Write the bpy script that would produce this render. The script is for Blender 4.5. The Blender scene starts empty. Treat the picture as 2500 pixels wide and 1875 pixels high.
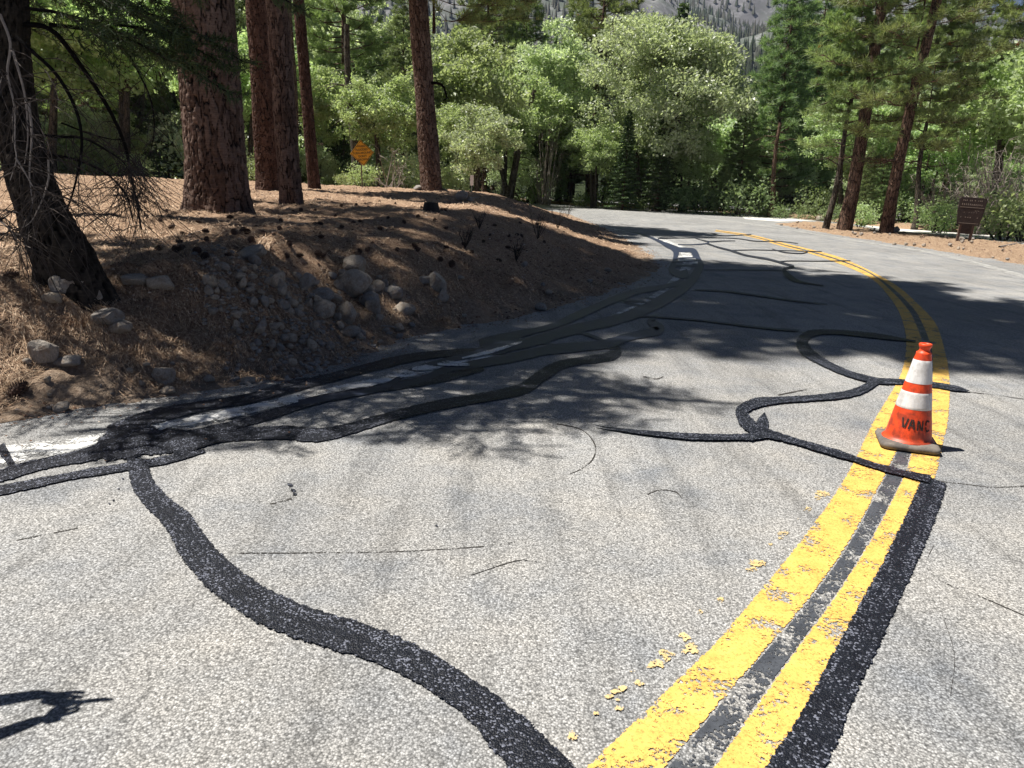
import bpy, math, random
import numpy as np
from mathutils import Matrix, Vector

sc = bpy.context.scene
COL = sc.collection
R = math.radians

# ------------------------------------------------------------------ camera, sky, sun, exposure
F_PX, PITCH, ROLL, CAM_H = 1806.0, R(15), R(2.4), 1.6      # photo is 2500 x 1875
FW = np.array([0, math.cos(PITCH), -math.sin(PITCH)])
_rt = np.array([1.0, 0, 0]); _up = np.cross(_rt, FW)
RT = _rt*math.cos(ROLL) + _up*math.sin(ROLL)
UP = _up*math.cos(ROLL) - _rt*math.sin(ROLL)
CAM = np.array([0, 0, CAM_H])
cam_data = bpy.data.cameras.new('camera'); cam = bpy.data.objects.new('camera', cam_data); COL.objects.link(cam)
cam_data.sensor_width = 36; cam_data.lens = F_PX/2500*36; cam_data.clip_start = 0.05; cam_data.clip_end = 9000
M = Matrix.Identity(4)
for i in range(3):
    M[i][0] = RT[i]; M[i][1] = UP[i]; M[i][2] = -FW[i]; M[i][3] = CAM[i]
cam.matrix_world = M
sc.camera = cam

SUN_EL, SUN_AZ = R(65), math.atan2(-0.99, 0.12)          # azimuth measured from +Y towards +X
world = bpy.data.worlds.new('World'); sc.world = world; world.use_nodes = True
wn = world.node_tree.nodes; wl = world.node_tree.links
sky = wn.new('ShaderNodeTexSky'); sky.sky_type = 'NISHITA'; sky.sun_disc = False
sky.sun_elevation = SUN_EL; sky.sun_rotation = SUN_AZ; sky.altitude = 2500; sky.dust_density = 0.1; sky.air_density = 0.32; sky.ozone_density = 2.5
wl.new(sky.outputs[0], wn['Background'].inputs[0]); wn['Background'].inputs[1].default_value = 0.05
sun_d = bpy.data.lights.new('sun', 'SUN'); sun = bpy.data.objects.new('sun', sun_d); COL.objects.link(sun)
sun_d.energy = 5.0; sun_d.angle = R(0.53); sun_d.color = (1.0, 0.955, 0.88)
TO_SUN = Vector((math.sin(SUN_AZ)*math.cos(SUN_EL), math.cos(SUN_AZ)*math.cos(SUN_EL), math.sin(SUN_EL)))
sun.rotation_euler = TO_SUN.to_track_quat('Z', 'Y').to_euler()
sc.view_settings.view_transform = 'Standard'; sc.view_settings.look = 'None'
sc.view_settings.exposure = 0.92; sc.view_settings.gamma = 1
sc.cycles.max_bounces = 8; sc.cycles.transparent_max_bounces = 12
sc.cycles.diffuse_bounces = 4; sc.cycles.glossy_bounces = 2; sc.cycles.transmission_bounces = 5

def G(u, v, z=0.0):
    d = FW*F_PX + RT*(u-1250) - UP*(v-937.5)
    t = (z-CAM_H)/d[2]
    return CAM + d*t
def AT(u, v, D):                                           # point seen at pixel (u, v) whose forward distance is D
    d = FW*F_PX + RT*(u-1250) - UP*(v-937.5)
    return CAM + d*(D/d[1])

# ------------------------------------------------------------------ numpy helpers
rng = np.random.default_rng(7)
random.seed(7)
def _h(ix, iy, iz, s=0):
    n = (ix.astype(np.int64)*374761393 + iy.astype(np.int64)*668265263 + iz.astype(np.int64)*2147483647 + s*974711) & 0xffffffff
    n = ((n ^ (n >> 13))*1274126177) & 0xffffffff
    n = ((n ^ (n >> 15))*2246822519) & 0xffffffff
    return ((n ^ (n >> 16)) & 0xffffff)/float(0xffffff)
def vnoise(x, y, z=None, s=0):
    x = np.asarray(x, float); y = np.asarray(y, float); z = np.zeros_like(x) if z is None else np.asarray(z, float)
    ix, iy, iz = np.floor(x), np.floor(y), np.floor(z)
    fx, fy, fz = x-ix, y-iy, z-iz
    fx, fy, fz = [f*f*(3-2*f) for f in (fx, fy, fz)]
    r = 0
    for a in (0, 1):
        for b in (0, 1):
            for c in (0, 1):
                r = r + _h(ix+a, iy+b, iz+c, s)*(fx if a else 1-fx)*(fy if b else 1-fy)*(fz if c else 1-fz)
    return r*2-1
def fbm(x, y, z=None, o=4, s=0):
    r = 0; a = 1; f = 1
    for k in range(o):
        r = r + a*vnoise(np.asarray(x)*f, np.asarray(y)*f, None if z is None else np.asarray(z)*f, s+k*17); a *= .5; f *= 2.03
    return r
def sm(t):
    t = np.clip(t, 0, 1); return t*t*(3-2*t)
def cat_rom(P, n=8):
    P = np.asarray(P, float)
    Q = np.vstack([2*P[0]-P[1], P, 2*P[-1]-P[-2]]); out = []
    for i in range(1, len(Q)-2):
        p0, p1, p2, p3 = Q[i-1:i+3]
        for k in range(n):
            t = k/n
            out.append(.5*((2*p1)+(-p0+p2)*t+(2*p0-5*p1+4*p2-p3)*t*t+(-p0+3*p1-3*p2+p3)*t**3))
    out.append(P[-1]); return np.array(out)
def poly_dist(X, Y, P):
    best = np.full(np.shape(X), 1e9)
    for a, b in zip(P[:-1], P[1:]):
        dx, dy = b-a; L = dx*dx+dy*dy+1e-12
        t = np.clip(((X-a[0])*dx+(Y-a[1])*dy)/L, 0, 1)
        best = np.minimum(best, np.hypot(X-a[0]-t*dx, Y-a[1]-t*dy))
    return best
def inside(X, Y, P):
    r = np.zeros(np.shape(X), bool); n = len(P)
    for i in range(n):
        a = P[i]; b = P[(i+1) % n]
        if a[1] == b[1]: continue
        c = ((a[1] > Y) != (b[1] > Y)) & (X < (b[0]-a[0])*(Y-a[1])/(b[1]-a[1])+a[0])
        r ^= c
    return r

class MB:
    """collects triangles / quads and links them as ONE mesh object"""
    def __init__(s): s.v = []; s.f = []; s.n = 0; s.mi = []; s.att = {}
    def add(s, V, Fc, mi=0, **att):
        V = np.asarray(V, float).reshape(-1, 3); Fc = np.asarray(Fc, int)
        s.f.append((Fc+s.n, mi)); s.v.append(V); 
        for k, a in att.items(): s.att.setdefault(k, []).append((s.n, np.asarray(a, float)))
        s.n += len(V)
    def build(s, name, mats, parent=None, smooth=False, link=True):
        me = bpy.data.meshes.new(name)
        if not isinstance(mats, (list, tuple)): mats = [mats]
        for m in mats: me.materials.append(m)
        if s.n:
            V = np.vstack(s.v)
            me.vertices.add(len(V)); me.vertices.foreach_set('co', V.astype(np.float32).ravel())
            idx = np.concatenate([f.ravel() for f, _ in s.f])
            tot = np.concatenate([np.full(len(f), f.shape[1]) for f, _ in s.f])
            mi = np.concatenate([np.full(len(f), m) for f, m in s.f])
            me.loops.add(len(idx)); me.loops.foreach_set('vertex_index', idx.astype(np.int32))
            st = np.concatenate([[0], np.cumsum(tot)[:-1]])
            me.polygons.add(len(tot)); me.polygons.foreach_set('loop_start', st.astype(np.int32))
            me.polygons.foreach_set('material_index', mi.astype(np.int32))
            me.polygons.foreach_set('use_smooth', np.full(len(tot), smooth))
            for k, lst in s.att.items():
                A = np.zeros(s.n, np.float32)
                for o, a in lst: A[o:o+len(a)] = a
                me.attributes.new(k, 'FLOAT', 'POINT').data.foreach_set('value', A)
            me.update(calc_edges=True)
        if not link: return me
        return mkobj(name, me, parent)
def mkobj(name, me, parent=None):
    o = bpy.data.objects.new(name, me); COL.objects.link(o)
    if parent: o.parent = parent
    return o
def empty(name, loc=(0, 0, 0), rz=0):
    o = bpy.data.objects.new(name, None); COL.objects.link(o); o.location = loc; o.rotation_euler.z = rz
    o.empty_display_size = .2
    return o
def tag(o, label=None, cat=None, group=None, kind=None):
    if label: o['label'] = label
    if cat: o['category'] = cat
    if group: o['group'] = group
    if kind: o['kind'] = kind
    return o

def frames(P):
    T = np.gradient(P, axis=0); T /= np.linalg.norm(T, axis=1)[:, None]+1e-9
    ref = np.array([1., 0, 0]) if abs(T[:, 2]).mean() > .6 else np.array([0, 0, 1.])
    A = np.cross(T, ref); A /= np.linalg.norm(A, axis=1)[:, None]+1e-9
    return T, A, np.cross(T, A)
def tube(mb, P, rad, sides=6, mi=0, cap=False):
    P = np.asarray(P, float); n = len(P)
    rad = np.full(n, rad) if np.isscalar(rad) else np.asarray(rad, float)
    T, A, B = frames(P)
    th = np.linspace(0, 2*np.pi, sides, endpoint=False)
    V = (P[:, None]+rad[:, None, None]*(np.cos(th)[None, :, None]*A[:, None]+np.sin(th)[None, :, None]*B[:, None])).reshape(-1, 3)
    i = np.arange(n-1)[:, None]*sides; j = np.arange(sides)[None]; k = (j+1) % sides
    Fc = np.stack([i+j, i+k, i+sides+k, i+sides+j], -1).reshape(-1, 4)
    mb.add(V, Fc, mi)
    if cap: mb.f.append((np.array([np.arange(sides)+mb.n-sides]), mi))
def box(mb, c, s, Rm=None, mi=0):
    V = np.array([[x, y, z] for x in (-1, 1) for y in (-1, 1) for z in (-1, 1)])*np.array(s)/2
    if Rm is not None: V = V@np.asarray(Rm).T
    mb.add(V+np.array(c), [[0, 1, 3, 2], [4, 6, 7, 5], [0, 4, 5, 1], [2, 3, 7, 6], [0, 2, 6, 4], [1, 5, 7, 3]], mi)

# ------------------------------------------------------------------ materials
def mat(name):
    m = bpy.data.materials.new(name); m.use_nodes = True
    n = m.node_tree.nodes; l = m.node_tree.links
    return m, n, l, n['Principled BSDF']
def N(n, t, **kw):
    x = n.new(t)
    for k, v in kw.items():
        if k in x.inputs: x.inputs[k].default_value = v
        else: setattr(x, k, v)
    return x
def coords(n, l, scale=(1, 1, 1), kind='Object'):
    tc = N(n, 'ShaderNodeTexCoord'); mp = N(n, 'ShaderNodeMapping'); mp.inputs['Scale'].default_value = scale
    l.new(tc.outputs[kind], mp.inputs[0]); return mp.outputs[0]
def noise(n, l, co, scale, detail=3, rough=.55):
    x = N(n, 'ShaderNodeTexNoise', Scale=scale, Detail=detail, Roughness=rough); l.new(co, x.inputs['Vector']); return x.outputs['Fac']
def ramp(n, l, fac, stops):
    x = N(n, 'ShaderNodeValToRGB'); e = x.color_ramp.elements
    while len(e) < len(stops): e.new(.5)
    for el, (p, c) in zip(e, stops):
        el.position = p; el.color = (c if len(c) == 4 else (*c, 1)) if not np.isscalar(c) else (c, c, c, 1)
    l.new(fac, x.inputs[0]); return x.outputs[0]
def mix(n, l, fac, a, b, mode='MIX'):
    x = N(n, 'ShaderNodeMix', data_type='RGBA', blend_type=mode)
    for s, v in ((x.inputs[0], fac), (x.inputs[6], a), (x.inputs[7], b)):
        if hasattr(v, 'links') or hasattr(v, 'is_linked'): l.new(v, s)
        elif np.isscalar(v): s.default_value = v
        else: s.default_value = (*v, 1) if len(v) == 3 else v
    return x.outputs[2]
def mth(n, l, op, a, b=0.0, c=None):
    x = N(n, 'ShaderNodeMath', operation=op)
    for s, v in zip(x.inputs, (a, b, c)):
        if v is None: continue
        if hasattr(v, 'is_linked'): l.new(v, s)
        else: s.default_value = v
    return x.outputs[0]
def bump(n, l, h, bs, strength=.5, dist=.01):
    x = N(n, 'ShaderNodeBump', Strength=strength, Distance=dist); l.new(h, x.inputs['Height']); l.new(x.outputs[0], bs.inputs['Normal']); return x

def asphalt_mat():
    m, n, l, b = mat('weathered_asphalt')
    co = coords(n, l)
    vo = N(n, 'ShaderNodeTexVoronoi', Scale=135.0); l.new(co, vo.inputs['Vector'])
    cell = N(n, 'ShaderNodeSeparateColor'); l.new(vo.outputs['Color'], cell.inputs[0])
    stone = ramp(n, l, cell.outputs[0], [(0, .10), (.3, .17), (.55, .30), (.8, .47), (1, .66)])
    fine = noise(n, l, co, 75, 5, .75)
    speck = ramp(n, l, fine, [(.36, .12), (.5, .34), (.64, .62)])
    base = mix(n, l, .55, stone, speck)
    edge = ramp(n, l, vo.outputs['Distance'], [(.35, 1.0), (.75, .45)])
    base = mix(n, l, 1.0, base, edge, 'MULTIPLY')
    mid = noise(n, l, co, 1.6, 5, .6)
    base = mix(n, l, 1.0, base, ramp(n, l, mid, [(.3, (.66, .69, .74)), (.45, (.93, .93, .93)), (.7, (1.14, 1.10, 1.04))]), 'MULTIPLY')
    big = noise(n, l, co, .33, 3, .5)
    base = mix(n, l, 1.0, base, ramp(n, l, big, [(.35, .88), (.65, 1.10)]), 'MULTIPLY')
    st = noise(n, l, coords(n, l, (1.6, .12, 1)), 3.0, 5, .7)
    base = mix(n, l, 1.0, base, ramp(n, l, st, [(.33, .74), (.5, 1.03)]), 'MULTIPLY')
    base = mix(n, l, 1.0, base, (1.06, 1.06, 1.05), 'MULTIPLY')
    l.new(base, b.inputs['Base Color']); b.inputs['Roughness'].default_value = .75
    b.inputs['Specular IOR Level'].default_value = .25
    bump(n, l, mth(n, l, 'ADD', mth(n, l, 'MULTIPLY', vo.outputs['Distance'], -1), fine), b, .55, .006)
    return m
def marking_mat(name, col, col2, wear=.5, edge=.12, rough=.6, scale=1.0, chips=True, spec=.4, glints=False):
    """paint or sealant sheet: attribute 'across' is -1..1 over its width; noise eats its edges and chips it"""
    m, n, l, b = mat(name)
    co = coords(n, l)
    at = N(n, 'ShaderNodeAttribute', attribute_name='across')
    ab = mth(n, l, 'ABSOLUTE', at.outputs['Fac'])
    nz = noise(n, l, co, 38*scale, 4, .7)
    e = mth(n, l, 'ADD', ab, mth(n, l, 'MULTIPLY', mth(n, l, 'SUBTRACT', nz, .5), edge*6))
    alpha = mth(n, l, 'LESS_THAN', e, 1-edge)
    if chips:
        big = noise(n, l, co, 5*scale, 3, .6)
        fine = noise(n, l, co, 60*scale, 4, .8)
        k = mth(n, l, 'ADD', mth(n, l, 'MULTIPLY', big, .55), mth(n, l, 'MULTIPLY', fine, .6))
        alpha = mth(n, l, 'MULTIPLY', alpha, mth(n, l, 'LESS_THAN', k, .72-.13*wear))
    c = mix(n, l, ramp(n, l, noise(n, l, co, 9*scale, 4, .7), [(.35, 0.), (.65, 1.)]), col, col2)
    dirt = noise(n, l, co, 90, 3, .7)
    c = mix(n, l, 1.0, c, ramp(n, l, dirt, [(.33, .62), (.5, 1.0)]), 'MULTIPLY')
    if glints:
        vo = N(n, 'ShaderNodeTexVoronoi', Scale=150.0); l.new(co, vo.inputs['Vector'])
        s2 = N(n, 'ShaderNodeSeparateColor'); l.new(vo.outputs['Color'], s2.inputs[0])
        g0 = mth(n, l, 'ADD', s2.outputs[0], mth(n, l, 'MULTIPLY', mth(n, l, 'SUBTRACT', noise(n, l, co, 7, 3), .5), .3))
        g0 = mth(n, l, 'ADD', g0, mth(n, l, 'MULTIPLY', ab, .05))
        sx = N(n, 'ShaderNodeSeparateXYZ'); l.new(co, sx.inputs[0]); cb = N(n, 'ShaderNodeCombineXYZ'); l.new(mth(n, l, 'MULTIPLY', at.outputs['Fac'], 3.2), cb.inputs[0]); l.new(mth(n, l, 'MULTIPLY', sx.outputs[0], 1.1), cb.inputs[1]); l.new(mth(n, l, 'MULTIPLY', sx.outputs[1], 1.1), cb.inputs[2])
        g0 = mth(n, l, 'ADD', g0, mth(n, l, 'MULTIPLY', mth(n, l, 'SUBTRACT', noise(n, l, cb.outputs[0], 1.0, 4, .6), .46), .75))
        c = mix(n, l, ramp(n, l, g0, [(.5, 0.), (.82, .04), (.92, .30), (1.0, 1.)]), c, (.15, .16, .20))  # pale specks mixed into the colour stand in for glints of sun
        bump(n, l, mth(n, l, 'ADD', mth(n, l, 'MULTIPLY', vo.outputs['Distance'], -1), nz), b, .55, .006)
    else:
        bump(n, l, dirt, b, .4, .004)
    l.new(c, b.inputs['Base Color']); b.inputs['Roughness'].default_value = rough
    b.inputs['Specular IOR Level'].default_value = spec
    l.new(alpha, b.inputs['Alpha'])
    return m
def ground_mat():
    m, n, l, b = mat('pine_litter_ground')
    co = coords(n, l)
    a = noise(n, l, co, .8, 5, .6); f = noise(n, l, co, 26, 5, .75)
    st = noise(n, l, coords(n, l, (22, 90, 40)), 1.0, 3, .7); st2 = noise(n, l, coords(n, l, (80, 18, 40)), 1.0, 3, .7)
    litter = ramp(n, l, f, [(.3, (.08, .045, .028)), (.43, (.27, .17, .11)), (.55, (.48, .34, .23)), (.72, (.70, .56, .42))])
    streak = ramp(n, l, mth(n, l, 'MAXIMUM', st, st2), [(.48, (.12, .065, .04)), (.6, (.40, .27, .175)), (.72, (.74, .58, .43))])
    c = mix(n, l, .5, litter, streak)
    dirt = ramp(n, l, f, [(.3, (.16, .11, .075)), (.7, (.42, .33, .25))])
    at = N(n, 'ShaderNodeAttribute', attribute_name='dirt')
    c = mix(n, l, at.outputs['Fac'], c, dirt)
    c = mix(n, l, 1.0, c, ramp(n, l, a, [(.35, .8), (.65, 1.15)]), 'MULTIPLY')
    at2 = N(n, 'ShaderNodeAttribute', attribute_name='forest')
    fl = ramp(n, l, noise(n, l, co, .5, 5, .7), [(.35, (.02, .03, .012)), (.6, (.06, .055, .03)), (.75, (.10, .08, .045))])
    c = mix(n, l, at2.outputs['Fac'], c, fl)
    at3 = N(n, 'ShaderNodeAttribute', attribute_name='orange')
    oc = ramp(n, l, f, [(.32, (.08, .048, .03)), (.46, (.26, .165, .10)), (.58, (.46, .33, .22)), (.72, (.68, .56, .43))])
    c = mix(n, l, at3.outputs['Fac'], c, oc)
    l.new(c, b.inputs['Base Color']); b.inputs['Roughness'].default_value = .95; b.inputs['Specular IOR Level'].default_value = .1
    bump(n, l, mth(n, l, 'ADD', f, mth(n, l, 'MAXIMUM', st, st2)), b, .9, .03)
    return m
def bark_mat(name, plate_a, plate_b, fissure, attr=True, scale=1.0):
    m, n, l, b = mat(name)
    co = coords(n, l, (1, 1, 1))
    nz = noise(n, l, coords(n, l, (18, 18, 9)), scale, 5, .75)
    if attr:
        pl = N(n, 'ShaderNodeAttribute', attribute_name='plate').outputs['Fac']; rd = N(n, 'ShaderNodeAttribute', attribute_name='cell').outputs['Fac']
    else:
        wv = N(n, 'ShaderNodeTexVoronoi', feature='DISTANCE_TO_EDGE', Scale=scale); wa = N(n, 'ShaderNodeVectorMath', operation='MULTIPLY_ADD'); nn_ = N(n, 'ShaderNodeTexNoise', Scale=5.0, Detail=4.0, Roughness=.7); l.new(co, nn_.inputs['Vector']); l.new(nn_.outputs['Color'], wa.inputs[0]); wa.inputs[1].default_value = (1.6, 1.6, 1.6); l.new(coords(n, l, (9, 9, 2.0)), wa.inputs[2]); l.new(wa.outputs[0], wv.inputs['Vector'])
        pl = ramp(n, l, wv.outputs['Distance'], [(.01, 0.), (.12, 1.)]); rd = noise(n, l, co, 2.3*scale, 2)
    c = mix(n, l, rd, plate_a, plate_b)
    c = mix(n, l, 1.0, c, ramp(n, l, nz, [(.3, .55), (.5, 1.), (.72, 1.45)]), 'MULTIPLY')
    lay = noise(n, l, coords(n, l, (6, 6, 70)), scale, 3, .6)
    c = mix(n, l, 1.0, c, ramp(n, l, lay, [(.38, .8), (.55, 1.1)]), 'MULTIPLY')
    c = mix(n, l, pl, fissure, c)
    l.new(c, b.inputs['Base Color']); b.inputs['Roughness'].default_value = .9; b.inputs['Specular IOR Level'].default_value = .15
    bump(n, l, mth(n, l, 'ADD', mth(n, l, 'MULTIPLY', pl, .8), mth(n, l, 'MULTIPLY', nz, .7)), b, .9, .03)
    return m
def leaf_mat(name, a, b2, trans=.35, rough=.45, spec=.35, dead=None, nscale=.35):
    m, n, l, b = mat(name)
    oi = N(n, 'ShaderNodeObjectInfo'); co = coords(n, l)
    nz = noise(n, l, co, nscale, 2, .5)
    wn_ = N(n, 'ShaderNodeTexWhiteNoise', noise_dimensions='3D')
    sn = N(n, 'ShaderNodeVectorMath', operation='SNAP'); l.new(co, sn.inputs[0]); sn.inputs[1].default_value = (.22, .22, .22); l.new(sn.outputs[0], wn_.inputs[0])
    f = mth(n, l, 'ADD', mth(n, l, 'MULTIPLY', nz, .7), mth(n, l, 'MULTIPLY', wn_.outputs['Value'], .4))
    c = mix(n, l, ramp(n, l, f, [(.3, 0.), (.8, 1.)]), a, b2)
    if dead is not None:
        c = mix(n, l, ramp(n, l, noise(n, l, co, .9, 2), [(.70, 0.), (.73, 1.)]), c, dead)
    hs = N(n, 'ShaderNodeHueSaturation'); l.new(c, hs.inputs['Color'])
    l.new(mth(n, l, 'ADD', mth(n, l, 'MULTIPLY', oi.outputs['Random'], .045), .478), hs.inputs['Hue'])
    l.new(mth(n, l, 'ADD', mth(n, l, 'MULTIPLY', oi.outputs['Random'], .4), .8), hs.inputs['Value'])
    c = hs.outputs[0]
    l.new(c, b.inputs['Base Color']); b.inputs['Roughness'].default_value = rough; b.inputs['Specular IOR Level'].default_value = spec
    tr = N(n, 'ShaderNodeBsdfTranslucent'); l.new(mix(n, l, 1.0, c, (1.25, 1.35, .75), 'MULTIPLY'), tr.inputs[0])
    mx = N(n, 'ShaderNodeMixShader'); mx.inputs[0].default_value = trans
    l.new(b.outputs[0], mx.inputs[1]); l.new(tr.outputs[0], mx.inputs[2]); l.new(mx.outputs[0], n['Material Output'].inputs[0])
    return m
def rock_mat():
    m, n, l, b = mat('granite_rock')
    co = coords(n, l); oi = N(n, 'ShaderNodeObjectInfo')
    f = noise(n, l, co, 22, 5, .7); g = noise(n, l, co, 5, 3, .6)
    c = mix(n, l, oi.outputs['Random'], (.25, .235, .22), (.42, .35, .27))
    c = mix(n, l, 1.0, c, ramp(n, l, f, [(.3, .6), (.5, 1.), (.7, 1.3)]), 'MULTIPLY')
    c = mix(n, l, ramp(n, l, g, [(.5, 0.), (.65, .6)]), c, (.22, .15, .10))
    l.new(c, b.inputs['Base Color']); b.inputs['Roughness'].default_value = .85; b.inputs['Specular IOR Level'].default_value = .25
    bump(n, l, f, b, .6, .02); return m
def plain(name, col, rough=.6, nscale=20, amt=.3, metal=0, spec=.4):
    m, n, l, b = mat(name); co = coords(n, l)
    f = noise(n, l, co, nscale, 4, .6)
    c = mix(n, l, 1.0, col, ramp(n, l, f, [(.3, 1-amt), (.7, 1+amt*.6)]), 'MULTIPLY')
    l.new(c, b.inputs['Base Color']); b.inputs['Roughness'].default_value = rough; b.inputs['Metallic'].default_value = metal
    b.inputs['Specular IOR Level'].default_value = spec
    bump(n, l, f, b, .3, .003); return m

MAT = {}
MAT['asphalt'] = asphalt_mat()
MAT['yellow'] = marking_mat('yellow_road_paint', (.64, .37, .085), (.76, .48, .12), .66, .07)
MAT['white'] = marking_mat('worn_white_road_paint', (.66, .66, .64), (.78, .78, .76), 1.03, .18)
MAT['whitefar'] = marking_mat('faded_white_road_paint', (.36, .355, .34), (.50, .49, .47), .98, .16)
MAT['blackgap'] = marking_mat('old_black_separator_paint', (.045, .05, .06), (.075, .082, .095), 1.05, .06, rough=.5)
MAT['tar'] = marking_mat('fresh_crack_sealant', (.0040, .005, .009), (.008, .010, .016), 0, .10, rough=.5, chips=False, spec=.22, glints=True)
MAT['tarsheen'] = marking_mat('weathered_sealant_blue_sheen', (.014, .021, .042), (.028, .038, .068), 0, .06, rough=.5, chips=False, spec=.35)  # weathered grey-blue, with the sky sheen seen in shade painted into the colour
MAT['crack'] = marking_mat('hairline_crack', (.02, .018, .016), (.04, .035, .03), .9, .25, rough=.9, chips=True)
MAT['ground'] = ground_mat()
MAT['bark_pine'] = bark_mat('ponderosa_bark', (.10, .064, .048), (.20, .14, .112), (.006, .005, .005))
MAT['bark_red'] = bark_mat('red_pine_bark', (.065, .036, .027), (.12, .072, .055), (.006, .005, .004))
MAT['bark_dark'] = bark_mat('dark_fir_bark', (.022, .018, .014), (.05, .04, .032), (.005, .004, .004))
MAT['bark_far'] = bark_mat('pine_bark_far', (.11, .065, .045), (.21, .135, .10), (.015, .011, .009), attr=False)
MAT['bark_grey'] = bark_mat('oak_bark', (.075, .06, .045), (.15, .125, .10), (.02, .017, .014), attr=False)
MAT['twig'] = plain('dead_grey_twig', (.27, .23, .20), .85)
MAT['twig_dark'] = plain('dark_twig', (.035, .027, .022), .85)
MAT['oak'] = leaf_mat('oak_leaves', (.31, .37, .25), (.58, .63, .50), .5, .36, .6)
MAT['oakb'] = leaf_mat('bright_oak_leaves', (.27, .35, .18), (.48, .55, .36), .5, .4, .5)
MAT['pine'] = leaf_mat('pine_needles', (.14, .19, .08), (.31, .37, .17), .4, .5, .35, dead=(.35, .15, .05))
MAT['fir'] = leaf_mat('fir_needles', (.05, .08, .035), (.12, .16, .065), .28, .5, .3)
MAT['young'] = leaf_mat('young_conifer_needles', (.13, .19, .09), (.26, .33, .16), .36, .5, .35)
MAT['rock'] = rock_mat()

# ------------------------------------------------------------------ terrain
def Gp(L): return np.array([G(u, v)[:2] for u, v in L])
INNER = np.vstack([[(-60, 0.6), (-12, 3.05)],
    Gp([(-150, 1062), (0, 1037), (181, 1005), (362, 980), (542, 951), (700, 931), (881, 884), (1007, 822), (1098, 806), (1242, 783), (1423, 736),
        (1508, 710), (1590, 683), (1622, 651), (1600, 622), (1560, 600), (1518, 576), (1478, 556)]),
    [(3.6, 37), (3.3, 48), (1.0, 60), (-5, 70), (-18, 78), (-60, 88)]])
INNER_POLY = np.vstack([INNER, [(-400, 88), (-400, 0.6)]])
FAROUT = np.vstack([[(-60, 99), (-20, 92)], Gp([(1276, 492), (1400, 501), (1516, 507), (1725, 515), (1817, 523), (2000, 539), (2171, 557), (2500, 580)]), [(34, 34), (45, 26), (70, 10), (80, -30)]])
ISLAND = Gp([(1872, 545), (1900, 544), (1995, 541), (2090, 551), (2171, 566), (2307, 576), (2500, 596), (2700, 622), (2850, 700), (2700, 695), (2500, 651), (2307, 618), (2171, 596), (2036, 575), (1930, 556)])
FAR_POLY = np.vstack([FAROUT, [(400, -30), (400, 600), (-60, 600)]])
PILE = (G(650, 735, .35)[:2])
def ridge(az):                                             # mountain skyline, tangent of its elevation against azimuth
    return np.interp(az, [-1.6, -.8, -.45, -.25, -.05, .1, .3, .345, .42, .5, .56, .62, .8, 1.6], [.10, .2, .3, .34, .36, .335, .29, .268, .262, .24, .21, .19, .15, .08])
def hz(x, y, fine=True):
    x = np.asarray(x, float); y = np.asarray(y, float)
    d = poly_dist(x, y, INNER); ins = inside(x, y, INNER_POLY); d = np.where(ins, d, -d)
    P = np.interp(y, [2, 6, 9, 16, 26, 34, 45, 60, 80], [.66, .78, .86, .98, 1.16, 1.27, 1.1, .55, .3])
    w = np.interp(y, [4, 7, 9.5, 13, 20, 40], [1.7, 1.5, 2.2, 4.0, 5.0, 6.0])
    n1 = fbm(x*.9, y*.9, o=4, s=3); n2 = fbm(x*6, y*6, o=3, s=9) if fine else 0
    z = P*sm((d+.05*n1)/w*.92+.04)*(1-.0) + .05*sm(d/3)*n1 + (.026*n2+.02*np.abs(fbm(x*2.6, y*2.6, o=3, s=31)))*sm(d/.4+.3)
    z = z + .07*sm(d/.5)*sm((2.6-d)/1.0)*sm((13-y)/3)*(fbm(x*2.3, y*2.3, o=3, s=61)+.5*np.abs(fbm(x*5, y*5, o=2, s=63)))
    z = z + .20*np.exp(-(((x-PILE[0])/.95)**2+((y-PILE[1]-.75)/.5)**2))*ins
    zi = np.where(ins, z-.015, -.035)
    fo = inside(x, y, FAR_POLY); fd = np.where(fo, poly_dist(x, y, FAROUT), 0)
    zi = np.where(fo, -.03+.22*sm(fd/1.2)*(1+.6*n1)-.5*sm((fd-3)/25)+.02*n2, zi)
    il = inside(x, y, ISLAND); di = np.where(il, poly_dist(x, y, np.vstack([ISLAND, ISLAND[:1]])), 0)
    zi = np.where(il, -.03+(.05+.06*np.abs(n1)+.04*n2)*sm(di/.9), zi)
    return zi
def hz1(x, y): return float(hz(np.array([x]), np.array([y]))[0])
def on_ground(u, v):                                       # ray through a photo pixel onto the terrain
    d = FW*F_PX + RT*(u-1250) - UP*(v-937.5); d = d/np.linalg.norm(d)
    ts = np.exp(np.linspace(math.log(2), math.log(110), 1400)); P = CAM+d*ts[:, None]
    h = hz(P[:, 0], P[:, 1]); below = np.nonzero(P[:, 2] < h)[0]
    i = below[0] if len(below) else len(ts)-1
    return np.array([P[i, 0], P[i, 1], h[i]])

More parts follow.
